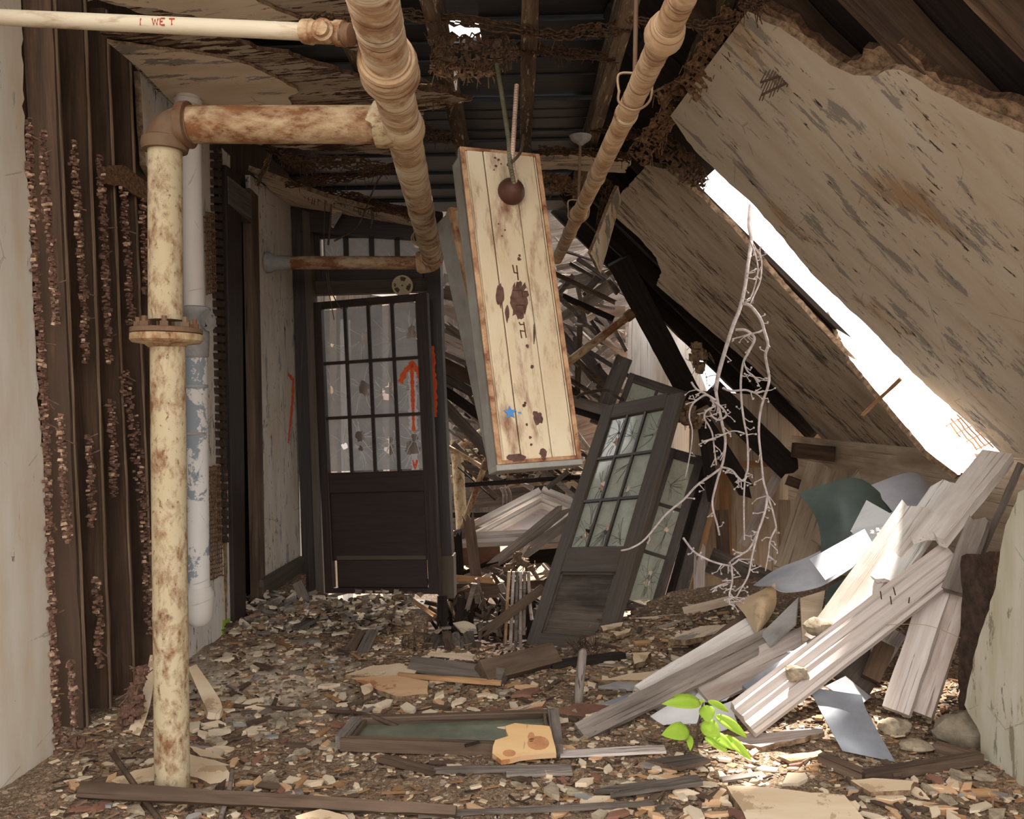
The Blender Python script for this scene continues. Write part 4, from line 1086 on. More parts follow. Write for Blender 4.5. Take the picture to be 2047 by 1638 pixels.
def left_door():
    t = thing('glazed_door', 'dark brown door with twelve cracked panes and an orange arrow, still hanging', 'door', P(760, 1190, 6.0))
    Mx, W_, H_ = door_frame(t, P(620, 600, 6.12), P(856, 590, 5.95), P(650, 1184, 6.12), P(880, 1192, 5.9))
    X = lambda px, py: lpx(Mx, px, py)
    m = M['door']
    xa, xb = X(636, 660).x, X(834, 660).x; yt, yb = X(735, 610).y, X(735, 944).y
    xa, xb = W_ * .075, W_ * .9
    cols = [xa + (xb - xa) * i / 4 for i in range(5)]; rows = [yt + (yb - yt) * i / 3 for i in range(4)]
    rail(t, Mx, 'stile', 0, xa - .0, 0, H_, -.045, 0, m, True); rail(t, Mx, 'stile', xb, W_, 0, H_, -.045, 0, m, True)
    rail(t, Mx, 'top_rail', xa, xb, yt, H_, -.044, -.001, m); y2 = X(735, 985).y; y3 = X(735, 1112).y; y4 = X(735, 1122).y; y5 = X(735, 1176).y
    rail(t, Mx, 'lock_rail', xa, xb, y2, yb, -.044, -.001, m)
    rail(t, Mx, 'upper_panel', xa, xb, y4, y2, -.03, -.016, m)
    rail(t, Mx, 'panel_ledge', xa + .03, xb - .01, y3 - .03, y3, -.03, -.006, M['door2'])
    rail(t, Mx, 'bottom_panel', xa + .03, xb - .01, y5, y3 - .03, -.03, -.012, m)
    rail(t, Mx, 'bottom_rail', xa, xb, 0, y5, -.044, -.001, m)
    b = MB(); mw = .011
    for c in cols[1:-1]: b.box(Mx, c - mw, c + mw, yb, yt, -.036, -.004)
    for r in rows[1:-1]: b.box(Mx, xa, xb, r - mw, r + mw, -.036, -.003)
    b.build('muntin_grid', m, t, Mx)
    hl = []
    for px, py, r in ((661, 690, 4), (727, 676, 14), (778, 680, 4), (786, 682, 4), (820, 664, 14), (659, 778, 9), (725, 776, 15), (768, 786, 15), (778, 776, 13), (814, 775, 8), (830, 772, 5), (686, 892, 7), (716, 872, 11), (718, 898, 6), (778, 880, 9), (777, 898, 11), (826, 876, 9), (824, 896, 16)):
        q = X(px, py); hl.append((q.x, q.y, r * .0034))
    rects = [(cols[i] + mw, cols[i + 1] - mw, rows[j + 1] + mw, rows[j] - mw) for j in range(3) for i in range(4)]
    glazing(Mx @ Matrix.Translation((0, 0, -.02)), rects, hl, M['glass'], M['crack'], t)
    def stroke(nm, pts, wpx, m_, z):
        B = MB(); q = [X(*c) for c in pts]; L, Rr = [], []
        out = []
        for a, c in zip(q, q[1:]):
            k = max(1, int((c - a).length / .012)); out += [a.lerp(c, i / k) for i in range(k)]
        out.append(q[-1]); n = len(out)
        for i, p in enumerate(out):
            d = out[min(i + 1, n - 1)] - out[max(i - 1, 0)]; d.normalize(); nr = V(-d.y, d.x, 0)
            w_ = wpx * .0018 * (1 + .35 * R.uniform(-1, 1)); L.append(p + nr * w_); Rr.append(p - nr * w_)
        B.prism(Mx, [(p.x, p.y) for p in L + Rr[::-1]], z, z + .0012); B.build(nm, m_, t, Mx)
    stroke('arrow_halo', [(822, 744), (824, 860)], 17, M['halo'], -.0190)
    stroke('arrow_shaft', [(821, 728), (823, 790), (825, 862)], 7, M['orange'], -.0172)
    stroke('arrow_head', [(798, 765), (808, 742), (822, 727), (834, 742), (841, 764)], 11, M['orange'], -.0172)
    stroke('arrow_halo', [(826, 908), (828, 940)], 14, M['halo'], -.0190)
    stroke('arrow_shaft', [(823, 920), (828, 938), (832, 920)], 4, M['orange'], -.0172)
left_door()

def transom():
    t = thing('transom_window', 'dark slanted transom window of four cracked panes above the hanging door', 'window', P(740, 540, 6.2))
    Mx, W_, H_ = door_frame(t, P(612, 440, 6.24), P(870, 470, 6.24), P(616, 572, 6.24), P(874, 602, 6.24))
    X = lambda px, py: lpx(Mx, px, py); m = M['door']
    yt = X(740, 474).y; yb = X(740, 535).y; xa = .1; xb = W_ - .1; cols = [xa + (xb - xa) * i / 4 for i in range(5)]
    rail(t, Mx, 'stile', 0, xa, 0, H_, -.05, 0, m, True); rail(t, Mx, 'stile', xb, W_, 0, H_, -.05, 0, m, True)
    rail(t, Mx, 'top_rail', xa, xb, yt, H_, -.05, 0, m); rail(t, Mx, 'bottom_rail', xa, xb, .085, yb, -.05, 0, m); rail(t, Mx, 'transom_bar', 0, W_, 0, .1, -.06, .03, M['door2'])
    b = MB()
    for c in cols[1:-1]: b.box(Mx, c - .018, c + .018, yb, yt, -.04, -.004)
    b.build('muntin_grid', m, t, Mx)
    glazing(Mx @ Matrix.Translation((0, 0, -.02)), [(cols[i] + .018, cols[i + 1] - .018, yb, yt) for i in range(4)], [], M['glass'], M['crack'], t, 16)
transom()
def disc():
    c = P(804, 571, 6.12); t = thing('round_dial_plate', 'round cream dial plate with dark sectors mounted on the transom bar', 'dial', c)
    Mx = frame(c, V(1, 0, 0), y=V(0, 0, 1)); r = 21 / FPX * 6.12
    b = MB(); b.tube([Mx @ V(0, 0, -.02), Mx @ V(0, 0, -.002), Mx @ V(0, 0, .0)], [r, r, r * .97], 40); pt = b.build('plate', M['cream'], t, Mx, smooth=40)
    for a0 in (62, 200, 318, 150):
        wd = 42 if a0 != 150 else 0
        if not wd: continue
        b = MB(); pl_ = [(r * .82 * math.cos(math.radians(a0 + i * wd / 6)), r * .82 * math.sin(math.radians(a0 + i * wd / 6))) for i in range(7)] + [(r * .44 * math.cos(math.radians(a0 + i * wd / 6)), r * .44 * math.sin(math.radians(a0 + i * wd / 6))) for i in range(6, -1, -1)]
        b.prism(Mx, pl_, 0, .002); b.build('dark_sector', M['disc'], pt, Mx)
    b = MB(); b.tube([Mx @ V(0, 0, 0), Mx @ V(0, 0, .004)], r * .08, 14); b.build('centre_pin', M['disc'], t, Mx)
    def mark(pts):
        b = MB()
        for p0, p1 in zip(pts, pts[1:]):
            p0, p1 = V(*p0, 0) * r, V(*p1, 0) * r; d = p1 - p0; b.box(Mx @ frame(p0, d, z=V(0, 0, 1)), 0, d.length, -.003, .003, 0, .0022)
        b.build('numeral', M['disc'], pt, Mx)
    mark([(-.82, .12), (-.68, .18), (-.6, .08), (-.78, -.04), (-.6, -.08)])
    mark([(.58, -.05), (.66, .15), (.8, .1), (.76, -.05), (.62, -.02)])
disc()

def right_door():
    t = thing('leaning_glazed_door', 'grey-brown door with nine broken panes leaning in the wreckage', 'door', P(1130, 1305, 5.55))
    Mx, W_, H_ = door_frame(t, P(1205, 815, 6.5), P(1205, 815, 6.5) + P(1213, 1312, 5.1) - P(1046, 1300, 5.7), P(1046, 1300, 5.7), P(1213, 1312, 5.1))
    X = lambda px, py: lpx(Mx, px, py); m = M['door2']
    xa = X(1160, 1010).x; xb = X(1300, 985).x
    xa, xb = W_ * .15, W_ * .83; yt = H_ * .935; yb = H_ * .385
    cols = [xa + (xb - xa) * i / 3 for i in range(4)]; rows = [yt + (yb - yt) * f for f in (0, .33, .66, 1)]
    rail(t, Mx, 'stile', 0, xa, 0, H_, -.045, 0, m, True); rail(t, Mx, 'stile', xb, W_, 0, H_ * .99, -.045, 0, m, True)
    rail(t, Mx, 'top_rail', xa, xb, yt, H_, -.044, -.001, m); rail(t, Mx, 'lock_rail', xa, xb, H_ * .29, yb, -.044, -.001, m)
    rail(t, Mx, 'bottom_panel', xa, xb, H_ * .06, H_ * .29, -.034, -.02, M['grey2'])
    b = MB(); q = .02
    for x0, x1, y0, y1 in ((xa, xa + q, H_ * .06, H_ * .29), (xb - q, xb, H_ * .06, H_ * .29), (xa, xb, H_ * .29 - q, H_ * .29), (xa, xb, H_ * .06, H_ * .06 + q)): b.box(Mx, x0, x1, y0, y1, -.03, -.008)
    b.build('panel_moulding', m, t, Mx, bevel=.004)
    rail(t, Mx, 'bottom_rail', xa, xb, 0, H_ * .06, -.044, -.001, m)
    b = MB(); mw = .01
    for c in cols[1:-1]: b.box(Mx, c - mw, c + mw, yb, yt, -.036, -.004)
    for r in rows[1:-1]: b.box(Mx, xa, xb, r - mw, r + mw, -.036, -.003)
    b.build('muntin_grid', M['door'], t, Mx)
    hl = []
    for px, py, r in ((1228, 880, 12), (1234, 862, 5), (1262, 868, 7), (1310, 862, 12), (1200, 970, 13), (1245, 962, 8), (1250, 975, 8), (1290, 945, 6), (1168, 1065, 13), (1176, 1050, 4), (1212, 1052, 9), (1208, 1062, 8)):
        c = X(px, py); hl.append((c.x, c.y, r * .0032))
    glazing(Mx @ Matrix.Translation((0, 0, -.02)), [(cols[i] + mw, cols[i + 1] - mw, rows[j + 1] + mw, rows[j] - mw) for j in range(3) for i in range(3)], hl, M['glass2'], M['crackd'], t, 13)
right_door()
def sidelight(label, TL, TR, BL, BR, nrow, holes, g, xf=(.26, .8), ys=(.05, .95), ncol=1):
    t = thing('sidelight_window', label, 'window', BL)
    Mx, W_, H_ = door_frame(t, TL, TR, BL, BR); m = M['sash']; xa, xb = W_ * xf[0], W_ * xf[1]; ya, yb = H_ * ys[0], H_ * ys[1]
    rail(t, Mx, 'stile', 0, xa, 0, H_, -.05, 0, m, True); rail(t, Mx, 'stile', xb, W_, 0, H_, -.05, 0, m, True)
    rail(t, Mx, 'top_rail', xa, xb, yb, H_, -.05, -.002, m); rail(t, Mx, 'bottom_rail', xa, xb, 0, ya, -.05, -.002, m)
    ys_ = [ya + (yb - ya) * i / nrow for i in range(nrow + 1)]; xs_ = [xa + (xb - xa) * i / ncol for i in range(ncol + 1)]
    b = MB()
    for y in ys_[1:-1]: b.box(Mx, xa, xb, y - .013, y + .013, -.04, -.005)
    for x in xs_[1:-1]: b.box(Mx, x - .013, x + .013, ya, yb, -.04, -.005)
    if b.v: b.build('glazing_bar', m, t, Mx)
    hl = [(lambda c: (c.x, c.y, r * .0035))(lpx(Mx, px, py)) for px, py, r in holes]
    glazing(Mx @ Matrix.Translation((0, 0, -.022)), [(xs_[i], xs_[i + 1], ys_[j], ys_[j + 1]) for i in range(ncol) for j in range(nrow)], hl, g, M['crackd'], t, 12)
sidelight('tall grey sidelight frame with three stacked broken panes behind the leaning door', P(1340, 892, 6.9), P(1408, 916, 6.85), P(1232, 1222, 6.5), P(1318, 1226, 6.45), 3, [(1332, 1058, 6), (1293, 1166, 8), (1300, 1145, 5)], M['glass2'], (.2, .76), (.05, .94))
sidelight('upper grey window frame sticking up behind the leaning door top', P(1262, 736, 7.3), P(1372, 792, 7.2), P(1216, 860, 7.2), P(1330, 905, 7.1), 1, [], M['glass2'], (.1, .95), (.05, .86), 2)
pboard('door_jamb_post', (1195, 850, 7.1), (1248, 716, 7.2), 34, .06, M['sash'], 'grey grooved jamb post rising behind the top corner of the leaning door', cat='post')
pboard('lintel_board', (1140, 800, 6.9), (1216, 822, 6.8), 22, .05, M['grey'], 'short grey lintel board left of the leaning door top', cat='board')
pboard('dark_lintel_board', (1140, 818, 6.95), (1208, 838, 6.9), 14, .05, M['dark'], 'dark board beneath the short grey lintel', cat='board')
curve_tube_ = curve_tube('bent_iron_rod', [P(1152, 796, 6.6), P(1170, 786, 6.6), P(1213, 780, 6.6), P(1230, 792, 6.5), P(1246, 800, 6.45)], .012, M['wire'])
tag(curve_tube_, 'bent dark iron rod lying over the top of the leaning door', 'rod')
pboard('casing_board', (1330, 1222, 6.5), (1412, 930, 6.8), 15, .05, M['dark'], 'dark casing board right of the tall sidelight', cat='board')
pboard('casing_board', (1350, 1222, 6.55), (1424, 945, 6.8), 26, .05, M['sash'], 'wide grey casing board right of the dark casing board', cat='board')
pboard('casing_board', (1378, 1216, 6.6), (1438, 950, 6.85), 12, .05, M['tan'], 'thin tan casing strip beside the wide grey casing board', cat='board')
# orange mark sprayed on the left wall, streak on the jamb
def spray(label, pts, wpx, pl, off, name):
    q = [hit(x, y, pl, off) for x, y in pts]; n = pl[1]; Mx = frame(q[0], q[-1] - q[0], z=n); Mi = Mx.inverted(); q = [Mi @ p for p in q]
    out = []
    for a, c in zip(q, q[1:]):
        k = max(1, int((c - a).length / .02)); out += [a.lerp(c, i / k) for i in range(k)]
    out.append(q[-1]); L, Rr = [], []
    for i, p in enumerate(out):
        d = (out[min(i + 1, len(out) - 1)] - out[max(0, i - 1)]).normalized(); nr = V(-d.y, d.x, 0); w_ = wpx * (1 + .4 * R.uniform(-1, 1)) * (.4 + .6 * math.sin(math.pi * (i + 1) / (len(out) + 1))); L.append(p + nr * w_); Rr.append(p - nr * w_)
    b = MB(); b.prism(Mx, [(p.x, p.y) for p in L + Rr[::-1]], 0, .002); tag(b.build(name, M['orange'], M=Mx), label, 'spray mark')
spray('hooked orange spray stroke on the pale wall left of the door', [(576, 748), (586, 760), (585, 800), (580, 850), (576, 886)], .022, WL, .003, 'orange_spray_mark')
spray('orange spray streak down the dark jamb right of the arrow door', [(864, 692), (866, 750), (870, 834)], .022, fp, .056, 'orange_spray_mark')
# ------------------------------------------------------------------ wreckage beyond the doors
def G(lst, group):
    for a, b_, wpx, t, m, lab, *k in lst:
        kw = k[0] if k else {}
        nm = kw.pop('name', 'broken_board')
        pboard(nm, a, b_, wpx, t, M[m], lab, cat=kw.pop('cat', 'board'), group=group, **kw)
S1 = dict(sp0=.12, sp1=.12)
G([((1108, 570, 8.2), (1230, 548, 8.2), 26, .04, 'grey2', 'dark grey board end, torn at the left, right of the fixture', dict(sp0=.2)),
   ((1116, 648, 8.0), (1228, 566, 8.0), 28, .04, 'grey', 'grey board rising to the right just beside the hanging fixture', dict(sp0=.25)),
   ((1110, 551, 8.4), (1166, 556, 8.4), 8, .03, 'beige', 'thin pale stick lying across behind the fixture', {}),
   ((1108, 524, 8.6), (1184, 502, 8.6), 16, .03, 'grey', 'frayed grey board under the narrow wrapped pipe', dict(sp1=.2)),
   ((1112, 536, 8.7), (1200, 520, 8.7), 12, .03, 'grey2', 'second frayed board below the frayed grey one', dict(sp1=.2)),
   ((1160, 630, 7.9), (1154, 790, 7.9), 12, .05, 'brown', 'thin brown upright post right of the fixture', dict(cat='post')),
   ((1152, 560, 7.8), (1170, 645, 7.8), 9, .03, 'grey', 'narrow hanging lath above the brown upright post', {}),
   ((1120, 660, 8.6), (1216, 778, 8.4), 34, .05, 'dark', 'black beam sloping down to the leaning door top', {}),
   ((1122, 700, 8.8), (1200, 800, 8.6), 24, .05, 'grey2', 'dark grey beam under the black sloping beam', {}),
   ((1170, 628, 9.0), (1250, 622, 9.0), 22, .03, 'brown', 'brown horizontal siding board, highest of four', dict(sp0=.1)),
   ((1172, 652, 9.0), (1250, 648, 9.0), 20, .03, 'grey2', 'horizontal siding board, second of four from the top', dict(sp0=.1)),
   ((1180, 676, 9.0), (1250, 672, 9.0), 20, .03, 'brown', 'horizontal siding board, third of four from the top', dict(sp0=.1)),
   ((1186, 702, 9.0), (1252, 697, 9.0), 20, .03, 'grey2', 'horizontal siding board, lowest of four', dict(sp0=.1)),
   ((872, 580, 7.6), (930, 594, 7.6), 28, .04, 'grey', 'pale splintered board end right of the dial plate', S1),
   ((874, 606, 7.7), (938, 642, 7.7), 26, .04, 'silver', 'silvery splintered board sloping behind the door jamb', S1),
   ((878, 640, 7.6), (950, 694, 7.6), 14, .04, 'grey', 'thin grey board sloping to the fixture', S1),
   ((880, 668, 7.9), (955, 706, 7.9), 26, .03, 'grey', 'broad grey siding behind the thin sloping board', S1),
   ((880, 696, 7.7), (958, 728, 7.7), 22, .04, 'silver', 'pale board left of the fixture at mid height', S1),
   ((882, 726, 7.6), (962, 768, 7.6), 26, .05, 'brown', 'brown plank sloping down left of the fixture', {}),
   ((884, 752, 7.5), (970, 800, 7.5), 18, .05, 'grey2', 'dark plank just below the brown sloping plank', {}),
   ((886, 780, 7.4), (976, 842, 7.4), 20, .06, 'dark', 'black rail sloping below the dark plank', {}),
   ((886, 806, 7.3), (985, 915, 7.2), 22, .06, 'grey2', 'dark beam with nail heads steepest left of the fixture', {}),
   ((884, 572, 7.2), (893, 549, 7.2), 11, .03, 'white', 'small white block stuck beside the top of the jamb', dict(name='white_block', cat='block')),
   ((930, 970, 7.3), (1160, 954, 7.2), 9, .03, 'dark', 'long thin dark rail under the fixture bottom', {}),
   ((1094, 976, 7.1), (1136, 943, 7.1), 10, .03, 'grey2', 'short dark stick leaning on the long thin rail', {}),
   ((902, 1004, 8.4), (1130, 984, 8.4), 34, .1, 'grey2', 'heavy dark beam behind the pediment', {}),
   ((900, 1030, 8.0), (1000, 1030, 8.0), 10, .04, 'dark', 'thin dark rail left of the pediment top', {}),
   ((905, 1052, 8.3), (1000, 1050, 8.3), 18, .05, 'grey2', 'grey-green rail behind the pediment left end', {}),
   ((966, 1148, 6.9), (1138, 1008, 7.0), 24, .07, 'grey', 'splintered grey beam slanting over the pediment', dict(sp0=.3, sp1=.1)),
   ((974, 1160, 6.8), (1142, 1040, 6.9), 22, .07, 'grey', 'second splintered grey beam slanting below the pediment', dict(sp0=.35)),
   ((980, 1168, 6.7), (1060, 1090, 6.8), 9, .04, 'beige', 'pale splinter against the second slanting beam', dict(sp0=.2, sp1=.1)),
   ((914, 1055, 6.9), (920, 1156, 6.9), 16, .06, 'dark', 'dark pointed post stump beside the jamb plinth', dict(sp0=.1, cat='post')),
   ((934, 1018, 6.8), (953, 1160, 6.8), 22, .08, 'brown', 'brown twisted post in front of the pediment left end', dict(sp0=.1, cat='post')),
   ((900, 1076, 7.0), (968, 1052, 7.0), 20, .05, 'grey', 'frayed grey board crossing the pediment left end', dict(sp1=.2)),
   ((900, 1155, 6.7), (1020, 1164, 6.7), 12, .06, 'tan', 'split tan rail along the rotten sill', dict(sp1=.15)),
   ((1054, 1160, 6.7), (1120, 1140, 6.7), 12, .06, 'beige', 'pale split rail at right of the hanging conduits', dict(sp0=.15)),
   ((902, 1184, 6.8), (1130, 1174, 6.8), 30, .1, 'brown', 'rotten brown sill beam crossing behind the hanging conduits', {}),
   ((1000, 1120, 7.4), (1130, 1108, 7.4), 26, .08, 'dark', 'black rotten beam under the second slanting beam', {}),
   ((910, 1112, 7.5), (1000, 1106, 7.5), 40, .04, 'redplate', 'red-brown board below the pediment', {}),
   ((922, 1196, 6.4), (914, 1278, 6.3), 15, .08, 'dark', 'dark prop under the jamb plinth', dict(cat='post')),
   ((944, 1194, 6.6), (938, 1270, 6.6), 12, .06, 'dark', 'second dark prop right of the prop under the plinth', dict(cat='post')),
   ((958, 1272, 6.0), (1086, 1176, 6.2), 18, .06, 'brown', 'reddish beam slanting up behind the hanging conduits', dict(sp0=.08)),
   ((884, 1195, 6.1), (884, 1262, 6.0), 20, .1, 'dark', 'black rotten post foot below the jamb', dict(cat='post', sp1=.1)),
   ((650, 1216, 6.4), (765, 1242, 6.2), 11, .03, 'grey2', 'thin dark strip under the hanging door', {}),
   ((690, 1206, 6.5), (862, 1240, 6.2), 8, .03, 'brown', 'long brown strip under the hanging door', {}),
   ((818, 1196, 6.6), (870, 1232, 6.3), 8, .03, 'tan', 'short tan stick under the right corner of the hanging door', {}),
   ((720, 1212, 9.0), (860, 1212, 9.0), 26, .05, 'white', 'pale board far behind, seen under the hanging door', {}),
   ((690, 640, 8.9), (696, 1228, 8.9), 20, .03, 'white', 'pale upright board behind the second column of door panes', {}),
   ((770, 600, 8.9), (774, 1228, 8.9), 12, .03, 'silver', 'pale upright board behind the third column of door panes', {}),
   ((665, 555, 8.9), (670, 1228, 8.9), 12, .03, 'beige', 'beige upright board behind the first column of door panes', {}),
   ((650, 556, 8.95), (845, 590, 8.95), 34, .03, 'white', 'pale board seen through the slot above the hanging door', {}),
   ((640, 1150, 6.8), (650, 1188, 6.8), 10, .03, 'orangeplate', 'tan strip in the slot left of the hanging door', {}),
  ], 'wreckage beyond the doors')
# the old dark roof beams that broke through at the right
G([((1236, 520, 7.0), (1392, 815, 7.4), 46, .12, 'dark', 'broad black roof beam beside the pale far wall', dict(name='fallen_beam', cat='beam')),
   ((1402, 838, 6.6), (1512, 1012, 6.5), 34, .1, 'dark', 'black broken beam end with a forked tip, lower', dict(name='fallen_beam', cat='beam', sp1=.16)),
   ((1420, 780, 6.8), (1585, 945, 6.9), 50, .12, 'dark', 'broad black beam running down under the far slope', dict(name='fallen_beam', cat='beam', sp1=.1)),
   ((1406, 852, 6.45), (1428, 1010, 6.4), 24, .1, 'dark', 'upright black pointed beam behind the hanging vine', dict(name='fallen_beam', cat='beam', sp1=.25)),
   ((1586, 900, 6.6), (1664, 908, 6.6), 30, .12, 'rafter', 'stub of brown beam at the foot of the far slope', dict(name='fallen_beam', cat='beam')),
   ((1575, 960, 6.5), (1640, 985, 6.5), 20, .08, 'rafter', 'short broken brown block below the beam stub', dict(name='fallen_beam', cat='beam')),
  ], 'fallen roof beams')
def lumpy(name, label, cat, pts, Y, m, n, s, fiber=0):
    b = MB()
    for i in range(n):
        a, c = R.choice(pts), R.choice(pts); f = R.random(); q = P(a[0] + (c[0] - a[0]) * f, a[1] + (c[1] - a[1]) * f, Y + R.uniform(-.05, .05))
        b.lump(q, s * R.uniform(.5, 1.3), s * R.uniform(.4, 1), s * R.uniform(.4, 1))
    for i in range(fiber):
        a = R.choice(pts); q = P(a[0] + R.uniform(-14, 14), a[1] + R.uniform(-8, 8), Y); b.tube([q, q + V(R.uniform(-.05, .05), R.uniform(-.04, .04), R.uniform(-.09, .03))], .003, 4)
    return tag(b.build(name, M[m]), label, cat)
lumpy('plaster_clump', 'clump of brown plaster and lath on the leaning door corner', 'debris', [(1348, 800), (1372, 812), (1402, 832), (1390, 850), (1360, 838)], 6.3, 'torn', 60, .04, 30)
lumpy('plaster_clump', 'dark lump of plaster hanging on the broad black roof beam', 'debris', [(1392, 690), (1406, 712), (1400, 740), (1386, 715)], 6.4, 'torn', 34, .035, 30)
lumpy('splinter_clump', 'frayed splinter clump at the top of the hanging conduits', 'debris', [(1012, 1138), (1040, 1124), (1058, 1136), (1036, 1110)], 6.3, 'hair', 30, .03, 60)
G([((1400, 960, 7.4), (1406, 1150, 7.4), 40, .03, 'beige', 'beige panel board behind the vine, leftmost', {}),
   ((1446, 850, 7.3), (1452, 1110, 7.3), 22, .04, 'tan', 'tan upright board behind the middle of the vine', {}),
   ((1442, 1020, 7.0), (1446, 1112, 7.0), 26, .03, 'brown', 'short brown rusty board behind the vine', {}),
   ((1560, 940, 7.1), (1484, 1090, 7.1), 20, .04, 'silver', 'pale board leaning left behind the vine', {}),
   ((1566, 1000, 7.3), (1570, 1140, 7.3), 26, .04, 'beige', 'beige door stile at the right of the panelled boards', {}),
   ((1420, 1120, 6.6), (1560, 1178, 6.2), 52, .04, 'grey2', 'grey plank lying low behind the vine foot', {}),
   ((1470, 930, 7.35), (1560, 925, 7.35), 14, .04, 'tan', 'cross rail of the panelled boards', {}),
   ((1436, 850, 7.0), (1462, 800, 7.0), 30, .04, 'grey', 'grey corner post behind the vine top', {}),
   ((1400, 1080, 6.4), (1396, 1216, 6.2), 22, .06, 'silver', 'rotten pale post right of the casing boards', dict(sp0=.2)),
  ], 'panelled boards behind the vine')
board('beige_board', P(1600, 1150, 5.9), P(1668, 930, 6.4), .38, .02, M['beige'], label='wide beige board leaning below the far slope', cat='board', sp1=.06)
board('beige_board', P(1690, 1120, 5.7), P(1790, 950, 6.2), .5, .02, M['beige'], label='second wide beige board, behind the dark green sheet', cat='board')

def pediment():
    t = thing('triangular_pediment', 'pale triangular door pediment lying in the wreckage', 'pediment', P(1040, 1080, 7.6))
    pl_ = plane(P(900, 1085, 7.5), P(1150, 1070, 7.5), P(1083, 990, 7.9))
    slab('tympanum', [(915, 1082), (1083, 1000), (1160, 1034), (1160, 1070)], pl_, .02, M['pediment'], u=V(1, 0, 0), parent=t)
    def mold(nm, a, b_, wpx, off):
        p0, p1 = hit(*a, pl_, off), hit(*b_, pl_, off); w_ = wpx / FPX * 7.6
        molding(nm, p0, p1, [(-w_ / 2, -.03), (-w_ / 2, .03), (-w_ * .2, .05), (0, .03), (w_ * .1, .06), (w_ * .5, .08), (w_ / 2, -.03)], M['white'], nrm=pl_[1], parent=t)
    mold('raking_cornice', (884, 1096), (1084, 992), 20, .03); mold('raking_cornice', (1082, 990), (1170, 1026), 20, .03)
    mold('inner_moulding', (944, 1086), (1084, 1010), 9, .02); mold('inner_moulding', (1082, 1010), (1160, 1042), 9, .02)
    mold('base_cornice', (900, 1086), (1170, 1072), 18, .02)
pediment()
# pipes in the wreckage
def wpipe(name, label, a, b_, wpx, m, extra=()):
    t = thing(name, label, 'pipe', P(*a))
    r = wpx / FPX * (a[2] + b_[2]) / 4
    pipe_part('pipe_run', P(*a), P(*b_), r, M[m], t, 14)
    d = (P(*b_) - P(*a)).normalized()
    for f in extra:
        lathe('collar', P(*a).lerp(P(*b_), f), d, [(0, r), (.01, r * 1.3), (.07, r * 1.3), (.08, r)], M['fitting'], t, 16)
wpipe('wreck_pipe', 'cream upright pipe standing in the wreckage right of the jamb', (926, 1095, 8.0), (912, 880, 8.0), 24, 'pipe', (.88,))
wpipe('wreck_pipe', 'cream pipe branching up to the right behind the fixture', (912, 900, 7.95), (985, 850, 7.9), 18, 'pipe')
wpipe('wreck_pipe', 'thin tan pipe sloping across the cream upright pipe', (890, 890, 7.5), (968, 936, 7.4), 9, 'wrap2')
wpipe('wreck_pipe', 'rusty flat brace falling from the fixture bottom corner', (976, 912, 7.3), (916, 1078, 7.3), 12, 'pipe_r', (.06,))
wpipe('wreck_pipe', 'rusty brown pipe rising right from behind the fixture', (1126, 732, 6.9), (1264, 626, 6.9), 17, 'pipe_r', (.9,))
wpipe('wreck_pipe', 'white stick pipe upright left of the cream pipe', (896, 780, 8.6), (908, 900, 8.4), 10, 'grey')
for i, (x0, x1, y1, mm) in enumerate(((1018, 1009, 1292, 'wrap2'), (1027, 1020, 1300, 'silver'), (1034, 1031, 1306, 'grey'), (1041, 1040, 1306, 'silver'), (1049, 1047, 1270, 'grey'), (1056, 1063, 1240, 'silver'))):
    q = curve_tube('hanging_conduit', [P(x0, 1143, 6.2), P(x0 + (x1 - x0) * .4, 1200, 6.2), P(x1, y1, 6.15)], .0125, M[mm])
    tag(q, ('leftmost', 'second from left', 'third from left', 'third from right', 'second from right', 'rightmost')[i] + ' of six thin pale conduits hanging by the leaning door', 'conduit', 'conduits hanging by the leaning door')
for i, x in enumerate((1001, 1007, 1014)):
    tag(curve_tube('wreck_conduit', [P(x, 975, 8.1), P(x + 6, 990, 8.1), P(x + 5, 1024, 8.1)], .014, M['grey']), ('left', 'middle', 'right')[i] + ' of three short conduits bent over the heavy dark beam', 'conduit', 'conduits over the heavy beam')
def splinters():
    b = MB()
    for i in range(560):
        px, py = R.uniform(870, 1260), R.uniform(500, 1290); Y = R.uniform(7.4, 10)
        if px > 1180 and py > 780: continue
        if 975 < py < 1110 and 890 < px < 1150: continue
        a = R.gauss(.6, .22) * R.choice((1, 1, 1, 1, -1)); L = R.uniform(.08, .6)
        c = P(px, py, Y); d = V(math.cos(a), R.uniform(-.3, .3), -math.sin(a)).normalized()
        b.box(frame(c, d, z=V(0, -1, .3)), -L / 2, L / 2, -R.uniform(.006, .03), R.uniform(.006, .03), -.008, .008, R.choice((0, 0, 1, 1, 2, 3)), .01)
    for i in range(220):
        px, py = R.uniform(880, 1070), R.uniform(1185, 1312); Y = R.uniform(6.35, 7.4); L = R.uniform(.06, .3)
        d = V(R.gauss(0, .5), R.uniform(-.3, .3), R.choice((1, 1, .2))).normalized(); c = P(px, py, Y)
        b.box(frame(c, d, z=V(0, -1, .3)), -L / 2, L / 2, -R.uniform(.005, .02), R.uniform(.005, .02), -.008, .008, R.choice((1, 2, 2, 3, 3, 0)), .01)
    tag(b.build('wreckage_splinters', [M['grey'], M['grey2'], M['dark'], M['brown']]), 'tangle of grey splinters filling the collapsed room beyond the doors', 'debris', kind='stuff')
    b = MB()
    for i in range(420):
        px, py = R.uniform(900, 1160), R.uniform(900, 962)
        b.lump(P(px, py, 8.6 + R.uniform(-.3, .3)), R.uniform(.02, .07), R.uniform(.02, .06), R.uniform(.008, .025), mi=R.choice((0, 1, 2)))
    tag(b.build('wreckage_rubble', [M['paleplate'], M['stone2'], M['brick']]), 'bed of rubble on the fallen floor beyond the fixture', 'debris', kind='stuff')
splinters()
